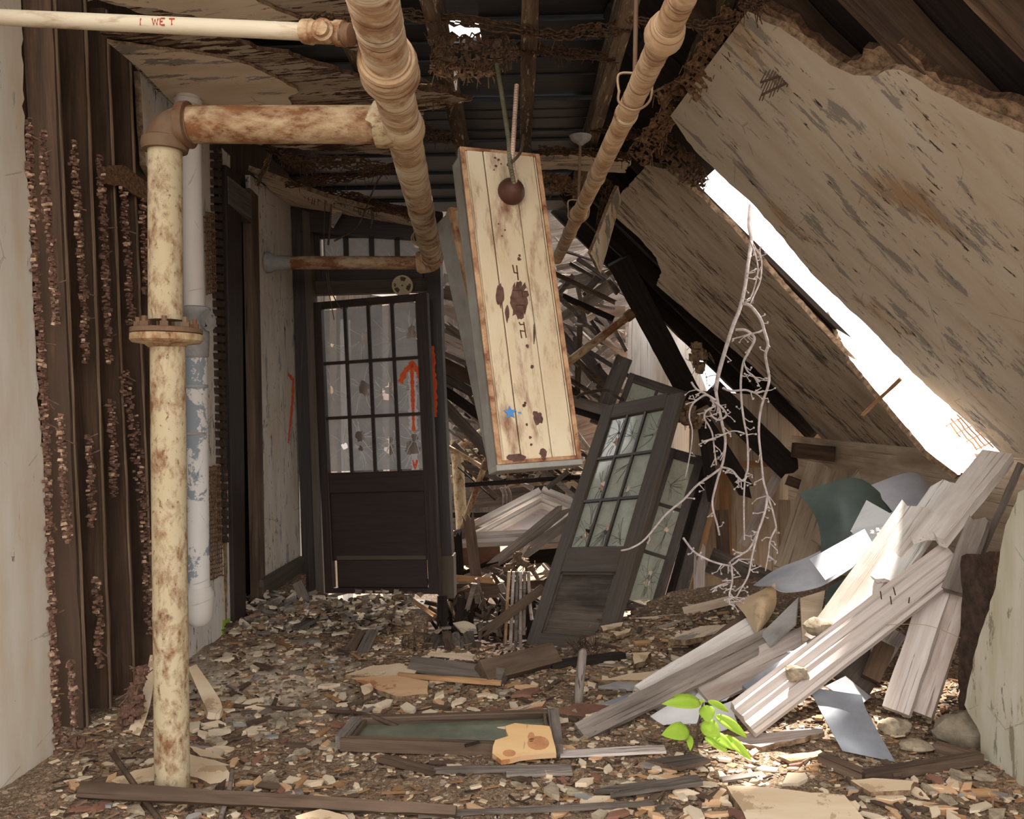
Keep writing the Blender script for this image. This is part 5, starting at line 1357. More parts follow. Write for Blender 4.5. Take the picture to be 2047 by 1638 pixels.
slab('beige_wedge', [(1236, 372), (1242, 402), (1222, 470), (1201, 548), (1188, 520), (1180, 508), (1196, 470), (1226, 392)], plane(P(1236, 380, 5.2), P(1200, 540, 5.4), P(1240, 400, 5.3)), .02, [M['ceil'], M['torn']], label='beige wedge of plaster board hanging between the pipe and the far slope', cat='plaster', rag=.006)
slab('ceiling_fragment', [(1076, 312), (1160, 308), (1262, 318), (1250, 346), (1190, 344), (1130, 338), (1080, 340)], plane(P(1076, 312, 5.2), P(1262, 318, 5.1), P(1160, 345, 5.5)), .02, [M['ceil'], M['torn']], label='beige ceiling fragment behind the narrow pipe', cat='plaster', rag=.012)
slab('paper_shard', [(662, 419), (684, 420), (682, 430), (666, 456), (660, 452)], plane(P(660, 420, 6.0), P(684, 420, 6.0), P(660, 456, 6.0)), .006, M['ceil'], label='small pale shard hanging above the transom window', cat='plaster')
for nm, pts, r in (('dark rootlet curving down from the far ceiling to the transom', [(790, 342), (762, 352), (742, 390), (722, 440), (705, 462), (668, 482)], .006),
                   ('thin wire hanging in front of the transom, left', [(650, 400), (648, 480), (654, 560), (668, 640)], .003),
                   ('dark strip hanging before the leftmost transom pane', [(662, 408), (660, 450), (656, 490)], .007),
                   ('loose cable hanging in front of the first door pane', [(656, 540), (660, 575), (676, 610), (684, 618)], .004),
                   ('short dark strip hanging above the third transom pane', [(742, 418), (744, 440), (741, 456)], .007)):
    tag(curve_tube('hanging_wire', [P(x, y, 5.7) for x, y in pts], r, M['twig']), nm, 'wire', 'wires hanging at the far end')

# ------------------------------------------------------------------ vine hanging through the gap
def vine():
    t = thing('hanging_vine', 'bare pale vine hanging through the gap in the sloping ceiling', 'vine', P(1500, 415, 4.9))
    def br(pts, r0, r1, Y0, Y1, nm='branch', tw=6):
        n = len(pts); q = [P(x, y, Y0 + (Y1 - Y0) * i / (n - 1) + R.uniform(-.02, .02)) for i, (x, y) in enumerate(pts)]
        bo = curve_tube(nm, q, r0, M['ivory'], t, 7, 5, r1)
        b = MB()
        for i in range(tw):
            f = R.uniform(.1, 1) * (n - 1); k = min(int(f), n - 2); c = q[k].lerp(q[k + 1], f - k)
            d = V(R.uniform(-1, 1), R.uniform(-.4, .4), R.uniform(-.9, .3)).normalized(); e = c + d * R.uniform(.02, .06); g = e + V(R.uniform(-.025, .025), 0, R.uniform(-.025, .02))
            b.tube([c, e, g], [.0034, .0028, .002], 5); b.lump(g, .005, .005, .005)
        if b.v: b.build('twig', M['ivory'], bo)
    br([(1500, 410), (1497, 450), (1502, 482), (1495, 530), (1488, 580), (1478, 620), (1466, 650), (1450, 700), (1436, 750), (1431, 780)], .0105, .012, 4.85, 4.55, 'main_stem', 8)
    br([(1431, 780), (1434, 800), (1444, 850), (1450, 880), (1446, 920), (1440, 940), (1430, 975), (1424, 1010), (1434, 1050), (1438, 1070)], .009, .005, 4.55, 4.5)
    br([(1484, 607), (1500, 612), (1520, 638), (1527, 660), (1535, 690), (1530, 712), (1537, 750), (1536, 770), (1526, 800), (1519, 830), (1517, 870), (1522, 920), (1526, 960), (1534, 990), (1544, 1020), (1552, 1055)], .0095, .005, 4.6, 4.5, tw=14)
    br([(1527, 658), (1518, 664), (1500, 668), (1480, 674), (1464, 678)], .006, .004, 4.58, 4.55)
    br([(1470, 660), (1488, 660), (1502, 668), (1508, 680), (1496, 705), (1486, 725), (1481, 760), (1482, 800), (1487, 840), (1494, 880), (1495, 935), (1490, 955), (1487, 1000), (1488, 1080)], .008, .0045, 4.56, 4.5, tw=10)
    br([(1486, 722), (1494, 742), (1506, 752), (1518, 772)], .005, .003, 4.5, 4.5)
    br([(1445, 776), (1462, 782), (1490, 780), (1510, 786), (1526, 782)], .0065, .005, 4.5, 4.52)
    br([(1500, 482), (1510, 510), (1515, 540), (1508, 575), (1498, 602)], .005, .0035, 4.7, 4.6, tw=8)
    br([(1512, 500), (1522, 520), (1520, 560), (1508, 590), (1500, 608)], .005, .0035, 4.7, 4.6, tw=4)
    br([(1430, 800), (1412, 790), (1396, 798), (1382, 812), (1378, 835), (1384, 862), (1380, 905), (1370, 955)], .0065, .003, 4.5, 4.45, tw=4)
    br([(1382, 764), (1392, 778), (1408, 786), (1420, 795), (1428, 812)], .006, .005, 4.5, 4.5, tw=4)
    br([(1430, 812), (1412, 822), (1408, 836), (1416, 850), (1424, 868), (1428, 900), (1432, 930)], .006, .004, 4.5, 4.5)
    br([(1442, 936), (1420, 952), (1392, 972), (1366, 1000), (1330, 1030), (1290, 1078), (1262, 1096), (1242, 1101)], .007, .0045, 4.5, 4.3, tw=6)
    br([(1442, 934), (1462, 940), (1476, 955), (1486, 962), (1494, 952)], .006, .004, 4.5, 4.5, tw=10)
    br([(1404, 884), (1424, 878), (1444, 870), (1466, 862), (1488, 866)], .006, .003, 4.45, 4.5, tw=6)
    br([(1534, 990), (1530, 1020), (1516, 1062), (1500, 1095), (1484, 1108), (1466, 1118)], .007, .005, 4.5, 4.45, tw=8)
    br([(1366, 1076), (1386, 1102), (1412, 1118), (1440, 1128), (1462, 1130), (1478, 1118)], .006, .005, 4.4, 4.45, tw=12)
    br([(1462, 1130), (1464, 1160), (1458, 1190), (1458, 1210)], .006, .004, 4.42, 4.3, tw=14)
    br([(1516, 1062), (1504, 1110), (1496, 1150), (1480, 1180), (1470, 1198)], .006, .004, 4.45, 4.3, tw=8)
    br([(1552, 1055), (1540, 1080), (1536, 1110), (1530, 1142)], .005, .003, 4.5, 4.4, tw=6)
    br([(1460, 1165), (1440, 1170), (1420, 1180)], .005, .003, 4.4, 4.4, tw=4)
    br([(1420, 800), (1440, 812), (1452, 830), (1436, 840), (1420, 830)], .006, .005, 4.52, 4.5, tw=10)
vine()

# ------------------------------------------------------------------ heap of boards and sheet metal on the right
def heap():
    gp = 'boards heaped under the sloping ceiling'
    p0, p1 = P(1486, 1440, 3.42), P(1908, 1116, 3.72)
    w_ = .155
    molding('moulded_board', p0, p1, [(-w_ / 2, -.02), (-w_ / 2, .012), (-w_ * .42, .02), (-w_ * .36, .012), (-w_ * .3, .026), (-w_ * .1, .02), (w_ * .02, .026), (w_ * .1, .018), (w_ * .28, .03), (w_ * .4, .02), (w_ / 2, .028), (w_ / 2, -.02)], M['silver'], nrm=V(-.35, -.75, .65), label='long moulded board with rusty nails, lying across the front of the heap', cat='board', group=gp)
    m0 = bpy.context.scene.objects
    nails = thing('board_nails', 'row of rusty nails sticking out of the long moulded board', 'nail', P(1790, 1230, 3.55)) if False else None
    for px, py, dx in ((1762, 1190, -2), (1790, 1182, -4), (1782, 1200, -2), (1816, 1202, 2)):
        q = P(px, py + 8, 3.6); b = MB(); b.tube([q, P(px + dx, py - 7, 3.57)], .0025, 6); tag(b.build('rusty_nail', M['wire']), 'thin rusty nail standing in the long moulded board', 'nail', 'nails in the moulded board')
    board('heap_board', P(1160, 1466, 3.5), P(1545, 1274, 4.1), .085, .022, M['grey'], nrm=V(-.2, -.7, .7), label='grey board lying lowest, its end pointing at the torn frame on the floor', cat='board', group=gp, w1=.11)
    board('heap_board', P(1300, 1405, 3.8), P(1530, 1262, 4.2), .22, .02, M['white'], nrm=V(-.1, -.6, .8), label='broad pale board behind the grey lowest board', cat='board', group=gp, sp1=.06)
    board('heap_board', P(1400, 1385, 3.8), P(1640, 1270, 4.1), .16, .02, M['silver'], nrm=V(-.1, -.6, .8), label='pinkish board under the long moulded board', cat='board', group=gp)
    board('heap_board', P(1500, 1390, 3.6), P(1720, 1240, 3.9), .1, .02, M['zincd'], nrm=V(-.1, -.6, .8), label='blue-grey strip just behind the long moulded board', cat='board', group=gp)
    board('heap_board', P(1640, 1290, 3.85), P(1840, 1010, 4.0), .19, .025, M['white'], nrm=V(-.35, -.35, 1), label='bright white broad board leaning up to the gap, left', cat='board', group=gp, sp1=.05)
    board('heap_board', P(1765, 1170, 3.8), P(1905, 960, 4.1), .15, .025, M['white'], nrm=V(-.35, -.35, 1), label='bright white board beside the broad one, middle of three', cat='board', group=gp, sp0=.05, sp1=.08)
    board('heap_board', P(1852, 1090, 3.7), P(1996, 912, 4.0), .14, .05, M['white'], nrm=V(-.4, -.4, 1), label='bright white timber with broken lower end, topmost on the right', cat='board', group=gp, sp0=.08)
    board('heap_board', P(1792, 1424, 3.5), P(1890, 1130, 3.75), .11, .04, M['silver'], nrm=V(-.6, -.75, .2), label='brownish board propping the heap, left of two', cat='board', group=gp)
    board('heap_board', P(1842, 1430, 3.5), P(1936, 1150, 3.7), .085, .04, M['silver'], nrm=V(-.6, -.75, .2), label='brownish board propping the heap, right of two', cat='board', group=gp)
    board('heap_board', P(1905, 1185, 3.6), P(1960, 1035, 3.75), .09, .04, M['grey'], nrm=V(-.6, -.75, .2), label='short grey stud with a metal disc behind the propped boards', cat='board', group=gp, sp1=.04)
    board('heap_board', P(1955, 1120, 3.75), P(2040, 930, 3.9), .03, .04, M['grey2'], label='thin dark stick beside the stained wall stub', cat='board', group=gp)
    board('heap_board', P(1690, 1370, 3.75), P(1770, 1250, 3.9), .2, .03, M['grey2'], nrm=V(-.3, -.8, .3), label='dark board in the shadow below the moulded board', cat='board', group=gp)
    board('heap_board', P(1740, 1360, 3.7), P(1770, 1290, 3.75), .08, .08, M['rafter'], label='rounded dark block below the moulded board', cat='board', group=gp)
    board('heap_board', P(1562, 1470, 3.55), P(1600, 1440, 3.6), .03, .03, M['grey'], label='small stick leaning under the lower end of the moulded board', cat='board', group=gp)
    board('heap_beam', P(1404, 1308, 4.1), P(1500, 1236, 4.4), .075, .05, M['brown'], nrm=V(-.2, -.8, .5), label='splintered brown beam end left of the tan metal flap', cat='beam', sp0=.06)
    slab('lath_board', [(1922, 1112), (1990, 1104), (1986, 1180), (1974, 1240), (1946, 1330), (1934, 1392), (1916, 1430), (1914, 1300), (1924, 1180)], plane(P(1920, 1300, 3.5), P(1990, 1250, 3.3), P(1925, 1110, 3.5)), .03, [M['brick'], M['lath']], label='dark brown lath board standing against the stained wall stub', cat='board', rag=.014)
    gs = 'sheet metal on the heap'
    sheet('metal_sheet', [[(1596, 986, 4.9), (1650, 968, 4.9), (1722, 958, 4.9), (1796, 1022, 4.7)], [(1628, 1030, 4.75), (1676, 1010, 4.7), (1722, 1006, 4.7), (1782, 1034, 4.6)], [(1640, 1072, 4.6), (1680, 1060, 4.55), (1704, 1052, 4.55), (1730, 1060, 4.5)], [(1640, 1120, 4.4), (1664, 1112, 4.4), (1688, 1100, 4.4), (1700, 1096, 4.4)]], .003, M['green'], label='curled dark green metal sheet on top of the heap', cat='sheet', group=gs)
    sheet('metal_sheet', [[(1736, 972, 4.9), (1822, 944, 4.9), (1858, 972, 4.85)], [(1772, 1008, 4.7), (1822, 992, 4.7), (1850, 1000, 4.65)], [(1800, 1046, 4.5), (1820, 1040, 4.5), (1842, 1030, 4.45)]], .003, M['zinc'], label='flat white metal sheet at the top of the heap', cat='sheet', group=gs)
    sheet('metal_sheet', [[(1506, 1170, 4.5), (1552, 1138, 4.55), (1618, 1112, 4.5), (1690, 1074, 4.5), (1786, 1022, 4.5)], [(1520, 1172, 4.3), (1556, 1160, 4.35), (1622, 1140, 4.35), (1700, 1096, 4.35), (1790, 1050, 4.35)], [(1542, 1170, 4.15), (1570, 1184, 4.2), (1640, 1172, 4.2), (1712, 1130, 4.2), (1760, 1100, 4.2)]], .004, M['zinc'], label='long curved pale flashing draped over the heap', cat='sheet', group=gs)
    sheet('metal_sheet', [[(1618, 1118, 4.22), (1728, 1058, 4.3)], [(1650, 1160, 4.1), (1754, 1104, 4.15)]], .003, M['zinc'], label='square pale sheet overlapping the curved flashing', cat='sheet', group=gs)
    sheet('metal_sheet', [[(1466, 1204, 4.35), (1510, 1186, 4.3), (1550, 1166, 4.25)], [(1486, 1226, 4.25), (1522, 1202, 4.15), (1552, 1206, 4.25)], [(1500, 1250, 4.2), (1520, 1240, 4.1), (1540, 1234, 4.2)], [(1510, 1272, 4.15), (1512, 1270, 4.12), (1516, 1266, 4.12)]], .003, M['tanmetal'], label='crumpled tan metal flap hanging at the left of the heap', cat='sheet', group=gs)
    sheet('metal_sheet', [[(1700, 1062, 4.4), (1732, 1000, 4.5)], [(1744, 1110, 4.25), (1796, 1036, 4.35)]], .004, M['speck'], label='speckled grey plate between green sheet and white boards', cat='sheet', group=gs)
    sheet('metal_sheet', [[(1520, 1268, 4.1), (1596, 1194, 4.2)], [(1538, 1292, 4.0), (1590, 1246, 4.05)]], .012, M['slate'], label='grey slab beneath the tan metal flap', cat='sheet', group=gs)
    sheet('metal_sheet', [[(1600, 1196, 4.15), (1650, 1180, 4.2)], [(1604, 1290, 3.95), (1636, 1262, 4.0)]], .012, M['beige'], label='beige slab between tan flap and stone', cat='sheet', group=gs)
    sheet('metal_sheet', [[(1652, 1176, 4.15), (1720, 1140, 4.15)], [(1648, 1226, 4.0), (1690, 1200, 4.0)]], .003, M['green'], label='bent greenish sheet below the curved flashing', cat='sheet', group=gs)
    g = lambda px, py, dz: F(px, py, dz) + V(0, 0, 0)
    sheet('metal_sheet', [[g(1616, 1374, .16), g(1722, 1390, .16)], [g(1650, 1440, .12), g(1736, 1428, .1)], [g(1684, 1502, .01), g(1790, 1524, .01), ][0:2]], .003, M['zincd'], label='bent grey sheet lying on the floor before the heap', cat='sheet', group=gs)
    sheet('metal_sheet', [[g(1650, 1372, .14), g(1690, 1352, .12)], [g(1716, 1412, .06), g(1742, 1394, .04)]], .003, M['zinc'], label='folded pale sheet behind the bent grey sheet', cat='sheet', group=gs)
    sheet('metal_sheet', [[P(1868, 1320, 3.8), P(1900, 1285, 3.8)], [P(1886, 1350, 3.75), P(1908, 1310, 3.75)]], .003, M['zinc'], label='small pale sheet scrap in the dark beside the lath board', cat='sheet', group=gs)
    def paper(label, px, lift, m='paper', th=.004):
        c = F(sum(p[0] for p in px) / len(px), sum(p[1] for p in px) / len(px)); n = V(R.uniform(-.2, .1), -.35, 1).normalized()
        slab('paper_sheet', px, (c + V(0, 0, lift), n), th, M[m], label=label, cat='paper', rag=.008)
    paper('large white paper sheet behind the green plant', [(1300, 1432), (1340, 1408), (1408, 1398), (1412, 1420), (1392, 1446), (1330, 1452)], .05)
    paper('crumpled white paper above the green plant', [(1390, 1392), (1420, 1362), (1456, 1368), (1474, 1382), (1452, 1400), (1404, 1404)], .1)
    paper('white paper between plant and moulded board', [(1420, 1412), (1462, 1402), (1474, 1444), (1440, 1462), (1416, 1446)], .05)
    def stone(label, px, py, dz, s, m='stone'):
        b = MB(); c = F(px, py, dz) if dz >= 0 else P(px, py, -dz)
        b.rock(c, s[0], s[1], s[2])
        tag(b.build('stone_lump', M[m], smooth=35), label, 'stone', 'lumps on and before the heap')
    stone('yellowish mortar lump lying on the heap under the beige slab', 1640, 1254, -3.85, (.07, .05, .04))
    stone('white plaster lump on the board behind the moulded board', 1590, 1312, -3.85, (.04, .03, .025), 'paper')
    stone('crumbling mortar lump stuck on the moulded board', 1592, 1346, -3.46, (.05, .03, .03))
    stone('large mossy stone at the foot of the wall stub', 1936, 1462, .03, (.15, .1, .09), 'stone2')
    stone('flat brown stone in front of the propping boards', 1790, 1452, .02, (.08, .05, .035))
    stone('pale stone at the tip of the bent grey sheet', 1830, 1492, .02, (.06, .05, .02))
    stone('dark stone beside the large mossy stone', 1888, 1470, .02, (.05, .04, .025), 'slate')
    # mitred wooden frame lying flat
    t = thing('mitred_wood_frame', 'broken reddish wooden frame lying flat at the lower right', 'frame', F(1725, 1545))
    for a, c in (((1640, 1516), (1728, 1552)), ((1724, 1554), (1960, 1516)), ((1958, 1518), (1872, 1494))):
        board('frame_rail', F(*a, .022), F(*c, .022), .035, .04, M['brown'], nrm=UP, parent=t, j=.001)
heap()

# ------------------------------------------------------------------ seedling
def seedling():
    base = F(1393, 1500); t = thing('green_seedling', 'bright green leafy seedling growing from the rubble', 'plant', base)
    Yb = base.y
    curve_tube('stem', [base, P(1394, 1460, Yb), P(1400, 1430, Yb), P(1406, 1404, Yb)], .004, M['twig'], t, 6)
    curve_tube('stem', [P(1394, 1470, Yb), P(1408, 1460, Yb - .02), P(1420, 1455, Yb - .03)], .0025, M['twig'], t, 5)
    def leaf(a, b_, wpx, ya=0.0, yb=0.0, fold=.25, roll=0.0):
        p0, p1 = P(*a, Yb + ya), P(*b_, Yb + yb); d = p1 - p0; L = d.length; Mx = frame(p0, d, z=V(0, -.8, .6)) @ Matrix.Rotation(roll, 4, 'X'); w_ = wpx / FPX * Yb / 2
        n = 10; vs = []
        for i in range(n + 1):
            f = i / n; ww = w_ * (math.sin(math.pi * min(1, f * 1.02) ** .8) ** .75 if 0 < f < 1 else .02); ar = .10 * L * math.sin(math.pi * f)
            for s in (-1, -.5, 0, .5, 1): vs.append(Mx @ V(L * f, s * ww, ar + abs(s) * ww * fold))
        fs = [(i * 5 + q, (i + 1) * 5 + q, (i + 1) * 5 + q + 1, i * 5 + q + 1) for i in range(n) for q in range(4)]
        b = MB(); b.add(vs, fs); o = b.build('leaf', M['leaf'], t, smooth=60)
        sm = o.modifiers.new('thick', 'SOLIDIFY'); sm.thickness = .0006
    leaf((1402, 1408), (1322, 1408), 26, 0, -.04, .3)
    leaf((1400, 1404), (1345, 1392), 16, 0, .05, .2)
    leaf((1378, 1462), (1322, 1470), 36, 0, -.05, .15)
    leaf((1378, 1470), (1380, 1502), 14, 0, -.05, .15)
    leaf((1412, 1410), (1416, 1446), 32, 0, -.05, .15, .2)
    leaf((1428, 1430), (1494, 1476), 22, 0, -.04, .3)
    leaf((1444, 1470), (1504, 1522), 20, -.04, -.1, .3)
    leaf((1408, 1474), (1456, 1506), 18, -.04, -.08, .3)
    leaf((1414, 1402), (1456, 1424), 14, 0, .03, .3)
    leaf((1402, 1446), (1440, 1474), 36, -.02, -.06, .15)
    leaf((1420, 1466), (1468, 1500), 22, -.03, -.09, .2)
    leaf((1404, 1410), (1402, 1396), 8, 0, 0, .2)
seedling()

# ------------------------------------------------------------------ things lying on the floor
def fplate(name, label, px, th, m, lift=.0, tilt=(0, 0), rag=.01, cat='plaster', group=None):
    cx = sum(p[0] for p in px) / len(px); cy = sum(p[1] for p in px) / len(px); c = F(cx, cy)
    return slab(name, px, (c + V(0, 0, lift + th), V(tilt[0], tilt[1], 1).normalized()), th, M[m] if not isinstance(m, tuple) else [M[k] for k in m], label=label, cat=cat, group=group, rag=rag)
def cabinet_frame():
    t = thing('glazed_cabinet_frame', 'shallow wooden cabinet frame with dull green glass lying on the floor', 'frame', F(900, 1500))
    a, b_, c, d = F(682, 1506), F(1114, 1518), F(1106, 1446), F(714, 1458)
    z = max(q.z for q in (a, b_, c, d)) + .006
    a, b_, c, d = [V(q.x, q.y, z) for q in (a, b_, c, d)]
    def fr(p0, p1, w_, h, dz): board('frame_rail', p0 + V(0, 0, dz), p1 + V(0, 0, dz), w_, h, M['grey'] if w_ > .03 else M['brown'], nrm=UP, parent=t, j=.0006, cols=2)
    fr(a, b_, .03, .05, .02); fr(d, c, .03, .05, .02); fr(a, d, .045, .05, .021); fr(b_, c, .045, .05, .021)
    cx = (a + b_ + c + d) / 4
    ins = [p.lerp(cx, .03) for p in (a, b_, c, d)]
    b = MB(); b.add([p + V(0, 0, .016) for p in ins] + [p + V(0, 0, .01) for p in ins], [(0, 1, 2, 3), (7, 6, 5, 4), (0, 4, 5, 1), (1, 5, 6, 2), (2, 6, 7, 3), (3, 7, 4, 0)]); b.build('green_glass', M['glassgreen'], t)
    i2 = [p.lerp(cx, .09) for p in (a, b_, c, d)]
    for k in range(4): board('inner_bead', i2[k] + V(0, 0, .028), i2[(k + 1) % 4] + V(0, 0, .028), .012, .02, M['brown'], nrm=UP, parent=t, j=.0004, cols=2)
    return z
zc = cabinet_frame()
torn_piece = slab('plaster_board_piece', [(984, 1506), (990, 1480), (1016, 1472), (1010, 1452), (1030, 1446), (1098, 1452), (1110, 1494), (1112, 1506), (1060, 1510), (1002, 1520)], (V(0, F(1040, 1485).y, zc + .075), V(0, -.18, 1).normalized()), .02, [M['stained'], M['orangeplate']], u=V(1, 0, 0), label='torn yellow board piece with brown stains lying on the cabinet frame', cat='plaster', rag=.006)
for cx_, cy_, rx_, ry_ in ((1018, 1506, 13, 7), (1076, 1486, 22, 14), (1062, 1474, 7, 10)):
    slab('brown_stain', [(cx_ + rx_ * (1 + .3 * noise.noise(V(i, cx_, 0))) * math.cos(i * .449), cy_ + ry_ * (1 + .3 * noise.noise(V(i, cy_, 2))) * math.sin(i * .449)) for i in range(14)], (V(0, F(1040, 1485).y, zc + .075), V(0, -.18, 1).normalized()), .001, M['stain'], u=V(1, 0, 0), parent=torn_piece, off=.0012)
fplate('paper_scrap', 'small white scrap lying on the green cabinet glass', [(876, 1488), (886, 1478), (904, 1488), (898, 1492)], .006, 'paper', .05, (0, -.2), .002, 'paper')
board('dark_chip', F(930, 1492, .06), F(958, 1484, .06), .012, .008, M['dark'], nrm=UP, label='dark wood chip lying on the green cabinet glass', cat='chip')
def fboard(name, label, a, b_, w_, t_, m, dz=(.01, .01), nrm=UP, cat='board', group=None, **k):
    return board(name, F(*a, dz[0] + t_ / 2), F(*b_, dz[1] + t_ / 2), w_, t_, M[m], nrm=nrm, label=label, cat=cat, group=group, **k)
fg = 'boards and sticks lying on the floor'
fboard('floor_strip', 'long dark wooden strip lying across the foreground before the standpipe', (160, 1580), (912, 1622), .05, .03, 'brown', (.012, .012), V(0, -.8, .6), group=fg, w1=.03)
fboard('floor_strip', 'thin straight stick continuing the foreground strip to the right', (836, 1630), (1306, 1606), .016, .014, 'grey2', (.01, .01), group=fg)
fboard('floor_strip', 'dark rotten board in the foreground right of centre', (1190, 1588), (1400, 1560), .06, .015, 'grey2', (.01, .03), group=fg, sp0=.1)
fboard('floor_strip', 'thin brown board angled from under the cabinet frame', (762, 1516), (872, 1544), .05, .014, 'brown', group=fg)
fboard('floor_strip', 'grey slat in front of the cabinet frame, nearer', (1012, 1549), (1144, 1545), .03, .01, 'grey', group=fg)
fboard('floor_strip', 'long grey slat in front of the cabinet frame, farther', (868, 1540), (1142, 1535), .035, .014, 'grey', group=fg)
fboard('floor_strip', 'pale slat running right from the cabinet frame corner', (1120, 1508), (1330, 1498), .06, .008, 'silver', group=fg)
fboard('floor_beam', 'dark grey block of beam lying before the hole in the floor', (822, 1332), (1008, 1358), .085, .06, 'grey2', (.0, .0), V(0, -.75, .65), cat='beam', group=fg)
fboard('floor_beam', 'brown beam end lying at the foot of the leaning door', (962, 1348), (1108, 1310), .11, .07, 'brown', (.02, .02), V(0, -.8, .6), cat='beam', group=fg)
fboard('floor_strip', 'dark strip along the bottom of the leaning door', (1100, 1330), (1246, 1310), .05, .03, 'dark', group=fg)
fboard('floor_strip', 'orange-tan round stick in front of the dark grey block', (796, 1350), (1002, 1366), .024, .02, 'tan', (.02, .02), group=fg)
fboard('floor_strip', 'pale curved strip at the edge of the floor hole', (858, 1308), (948, 1314), .05, .012, 'paleplate', (.03, .03), group=fg)
fboard('floor_strip', 'dark board leaning on the rubble left of the hole', (590, 1258), (652, 1226), .06, .02, 'grey2', (.02, .05), group=fg)
fboard('floor_strip', 'short post leaning on the far baseboard', (612, 1205), (594, 1164), .06, .03, 'grey2', (.0, .12), V(.2, -1, .2), group=fg)
fboard('floor_strip', 'small dark board standing beside the hole, left', (700, 1300), (722, 1262), .05, .02, 'brown', (.0, .05), V(.2, -1, .4), group=fg)
fboard('floor_strip', 'small dark board standing beside the hole, right', (724, 1306), (744, 1264), .06, .02, 'grey2', (.0, .05), V(.2, -1, .4), group=fg)
tag(curve_tube('floor_stick', [F(468, 1412, .01), F(560, 1416, .015), F(690, 1424, .02), F(740, 1432, .05), F(806, 1458, .01)], .009, M['twig']), 'long crooked dark stick lying across the floor left of centre', 'stick', fg)
tag(curve_tube('floor_stick', [F(220, 1500, .2), F(262, 1560, .06), F(318, 1640, .01)], .009, M['twig']), 'dark stick leaning from the stud foot past the standpipe', 'stick', fg)
tag(curve_tube('floor_stick', [F(440, 1640, .02), F(458, 1580, .05), F(464, 1544, .06)], .008, M['grey']), 'short grey stick right of the standpipe foot', 'stick', fg)
tag(curve_tube('floor_stick', [F(958, 1440, .01), F(1010, 1428, .02), F(1080, 1402, .03)], .004, M['silver']), 'thin pale root on the dirt beyond the cabinet frame', 'stick', fg)
tag(curve_tube('floor_stick', [F(700, 1420, .01), F(712, 1450, .04), F(708, 1476, .01)], .006, M['twig']), 'little dark twig left of the cabinet frame', 'stick', fg)
p0 = F(1154, 1408)
q = MB(); q.tube([p0 - V(0, 0, .02), P(1160, 1350, p0.y - .02), P(1165, 1304, p0.y - .03), P(1166, 1298, p0.y - .03)], [.022, .021, .019, .010], 14)
tag(q.build('upright_stake', M['grey'], M=frame(p0, V(0, 0, 1), z=V(0, -1, 0)), smooth=50), 'grey rounded stake standing upright in the rubble', 'stake')
b = MB()
for i in range(70):
    c = F(1168 + R.uniform(-24, 24), 1300 + R.uniform(-12, 12), .02 + R.random() * .05); b.tube([c, c + V(R.uniform(-.05, .05), R.uniform(-.03, .03), R.uniform(0, .07))], .003, 4)
tag(b.build('root_tuft', M['wire']), 'dark bristly tuft behind the upright stake', 'root')
def hole_splinters():
    k = 0
    for px, py, dx, dy, m_ in ((778, 1288, -10, 16, 'brown'), (800, 1284, 12, 22, 'grey2'), (826, 1288, -8, 22, 'brown'), (852, 1276, -10, 34, 'brown'), (876, 1270, -16, 36, 'grey2'), (892, 1262, 8, 44, 'brown'), (908, 1266, 4, 40, 'grey'), (922, 1270, -6, 38, 'grey'), (936, 1262, 6, 44, 'grey2'), (760, 1290, -6, 16, 'grey2'), (950, 1284, 10, 26, 'brown')):
        k += 1
        board('rotten_floorboard', P(px, py, 5.35), P(px + dx, py + dy, 4.95), .055, .02, M[m_], nrm=V(.1, -.6, .8), label='rotten splintered floorboard end at the floor hole', cat='floorboard', group='splintered floorboards at the hole', sp0=.06, sp1=.06, j=.006)
hole_splinters()
sheet('curved_shard', [[P(905, 1246, 5.4), P(930, 1242, 5.4), P(950, 1250, 5.4)], [P(922, 1262, 5.3), P(940, 1266, 5.3), P(954, 1264, 5.3)]], .01, M['ceil'], label='pale curled shard hanging over the edge of the floor hole', cat='plaster')
pg = 'larger plaster pieces on the floor'
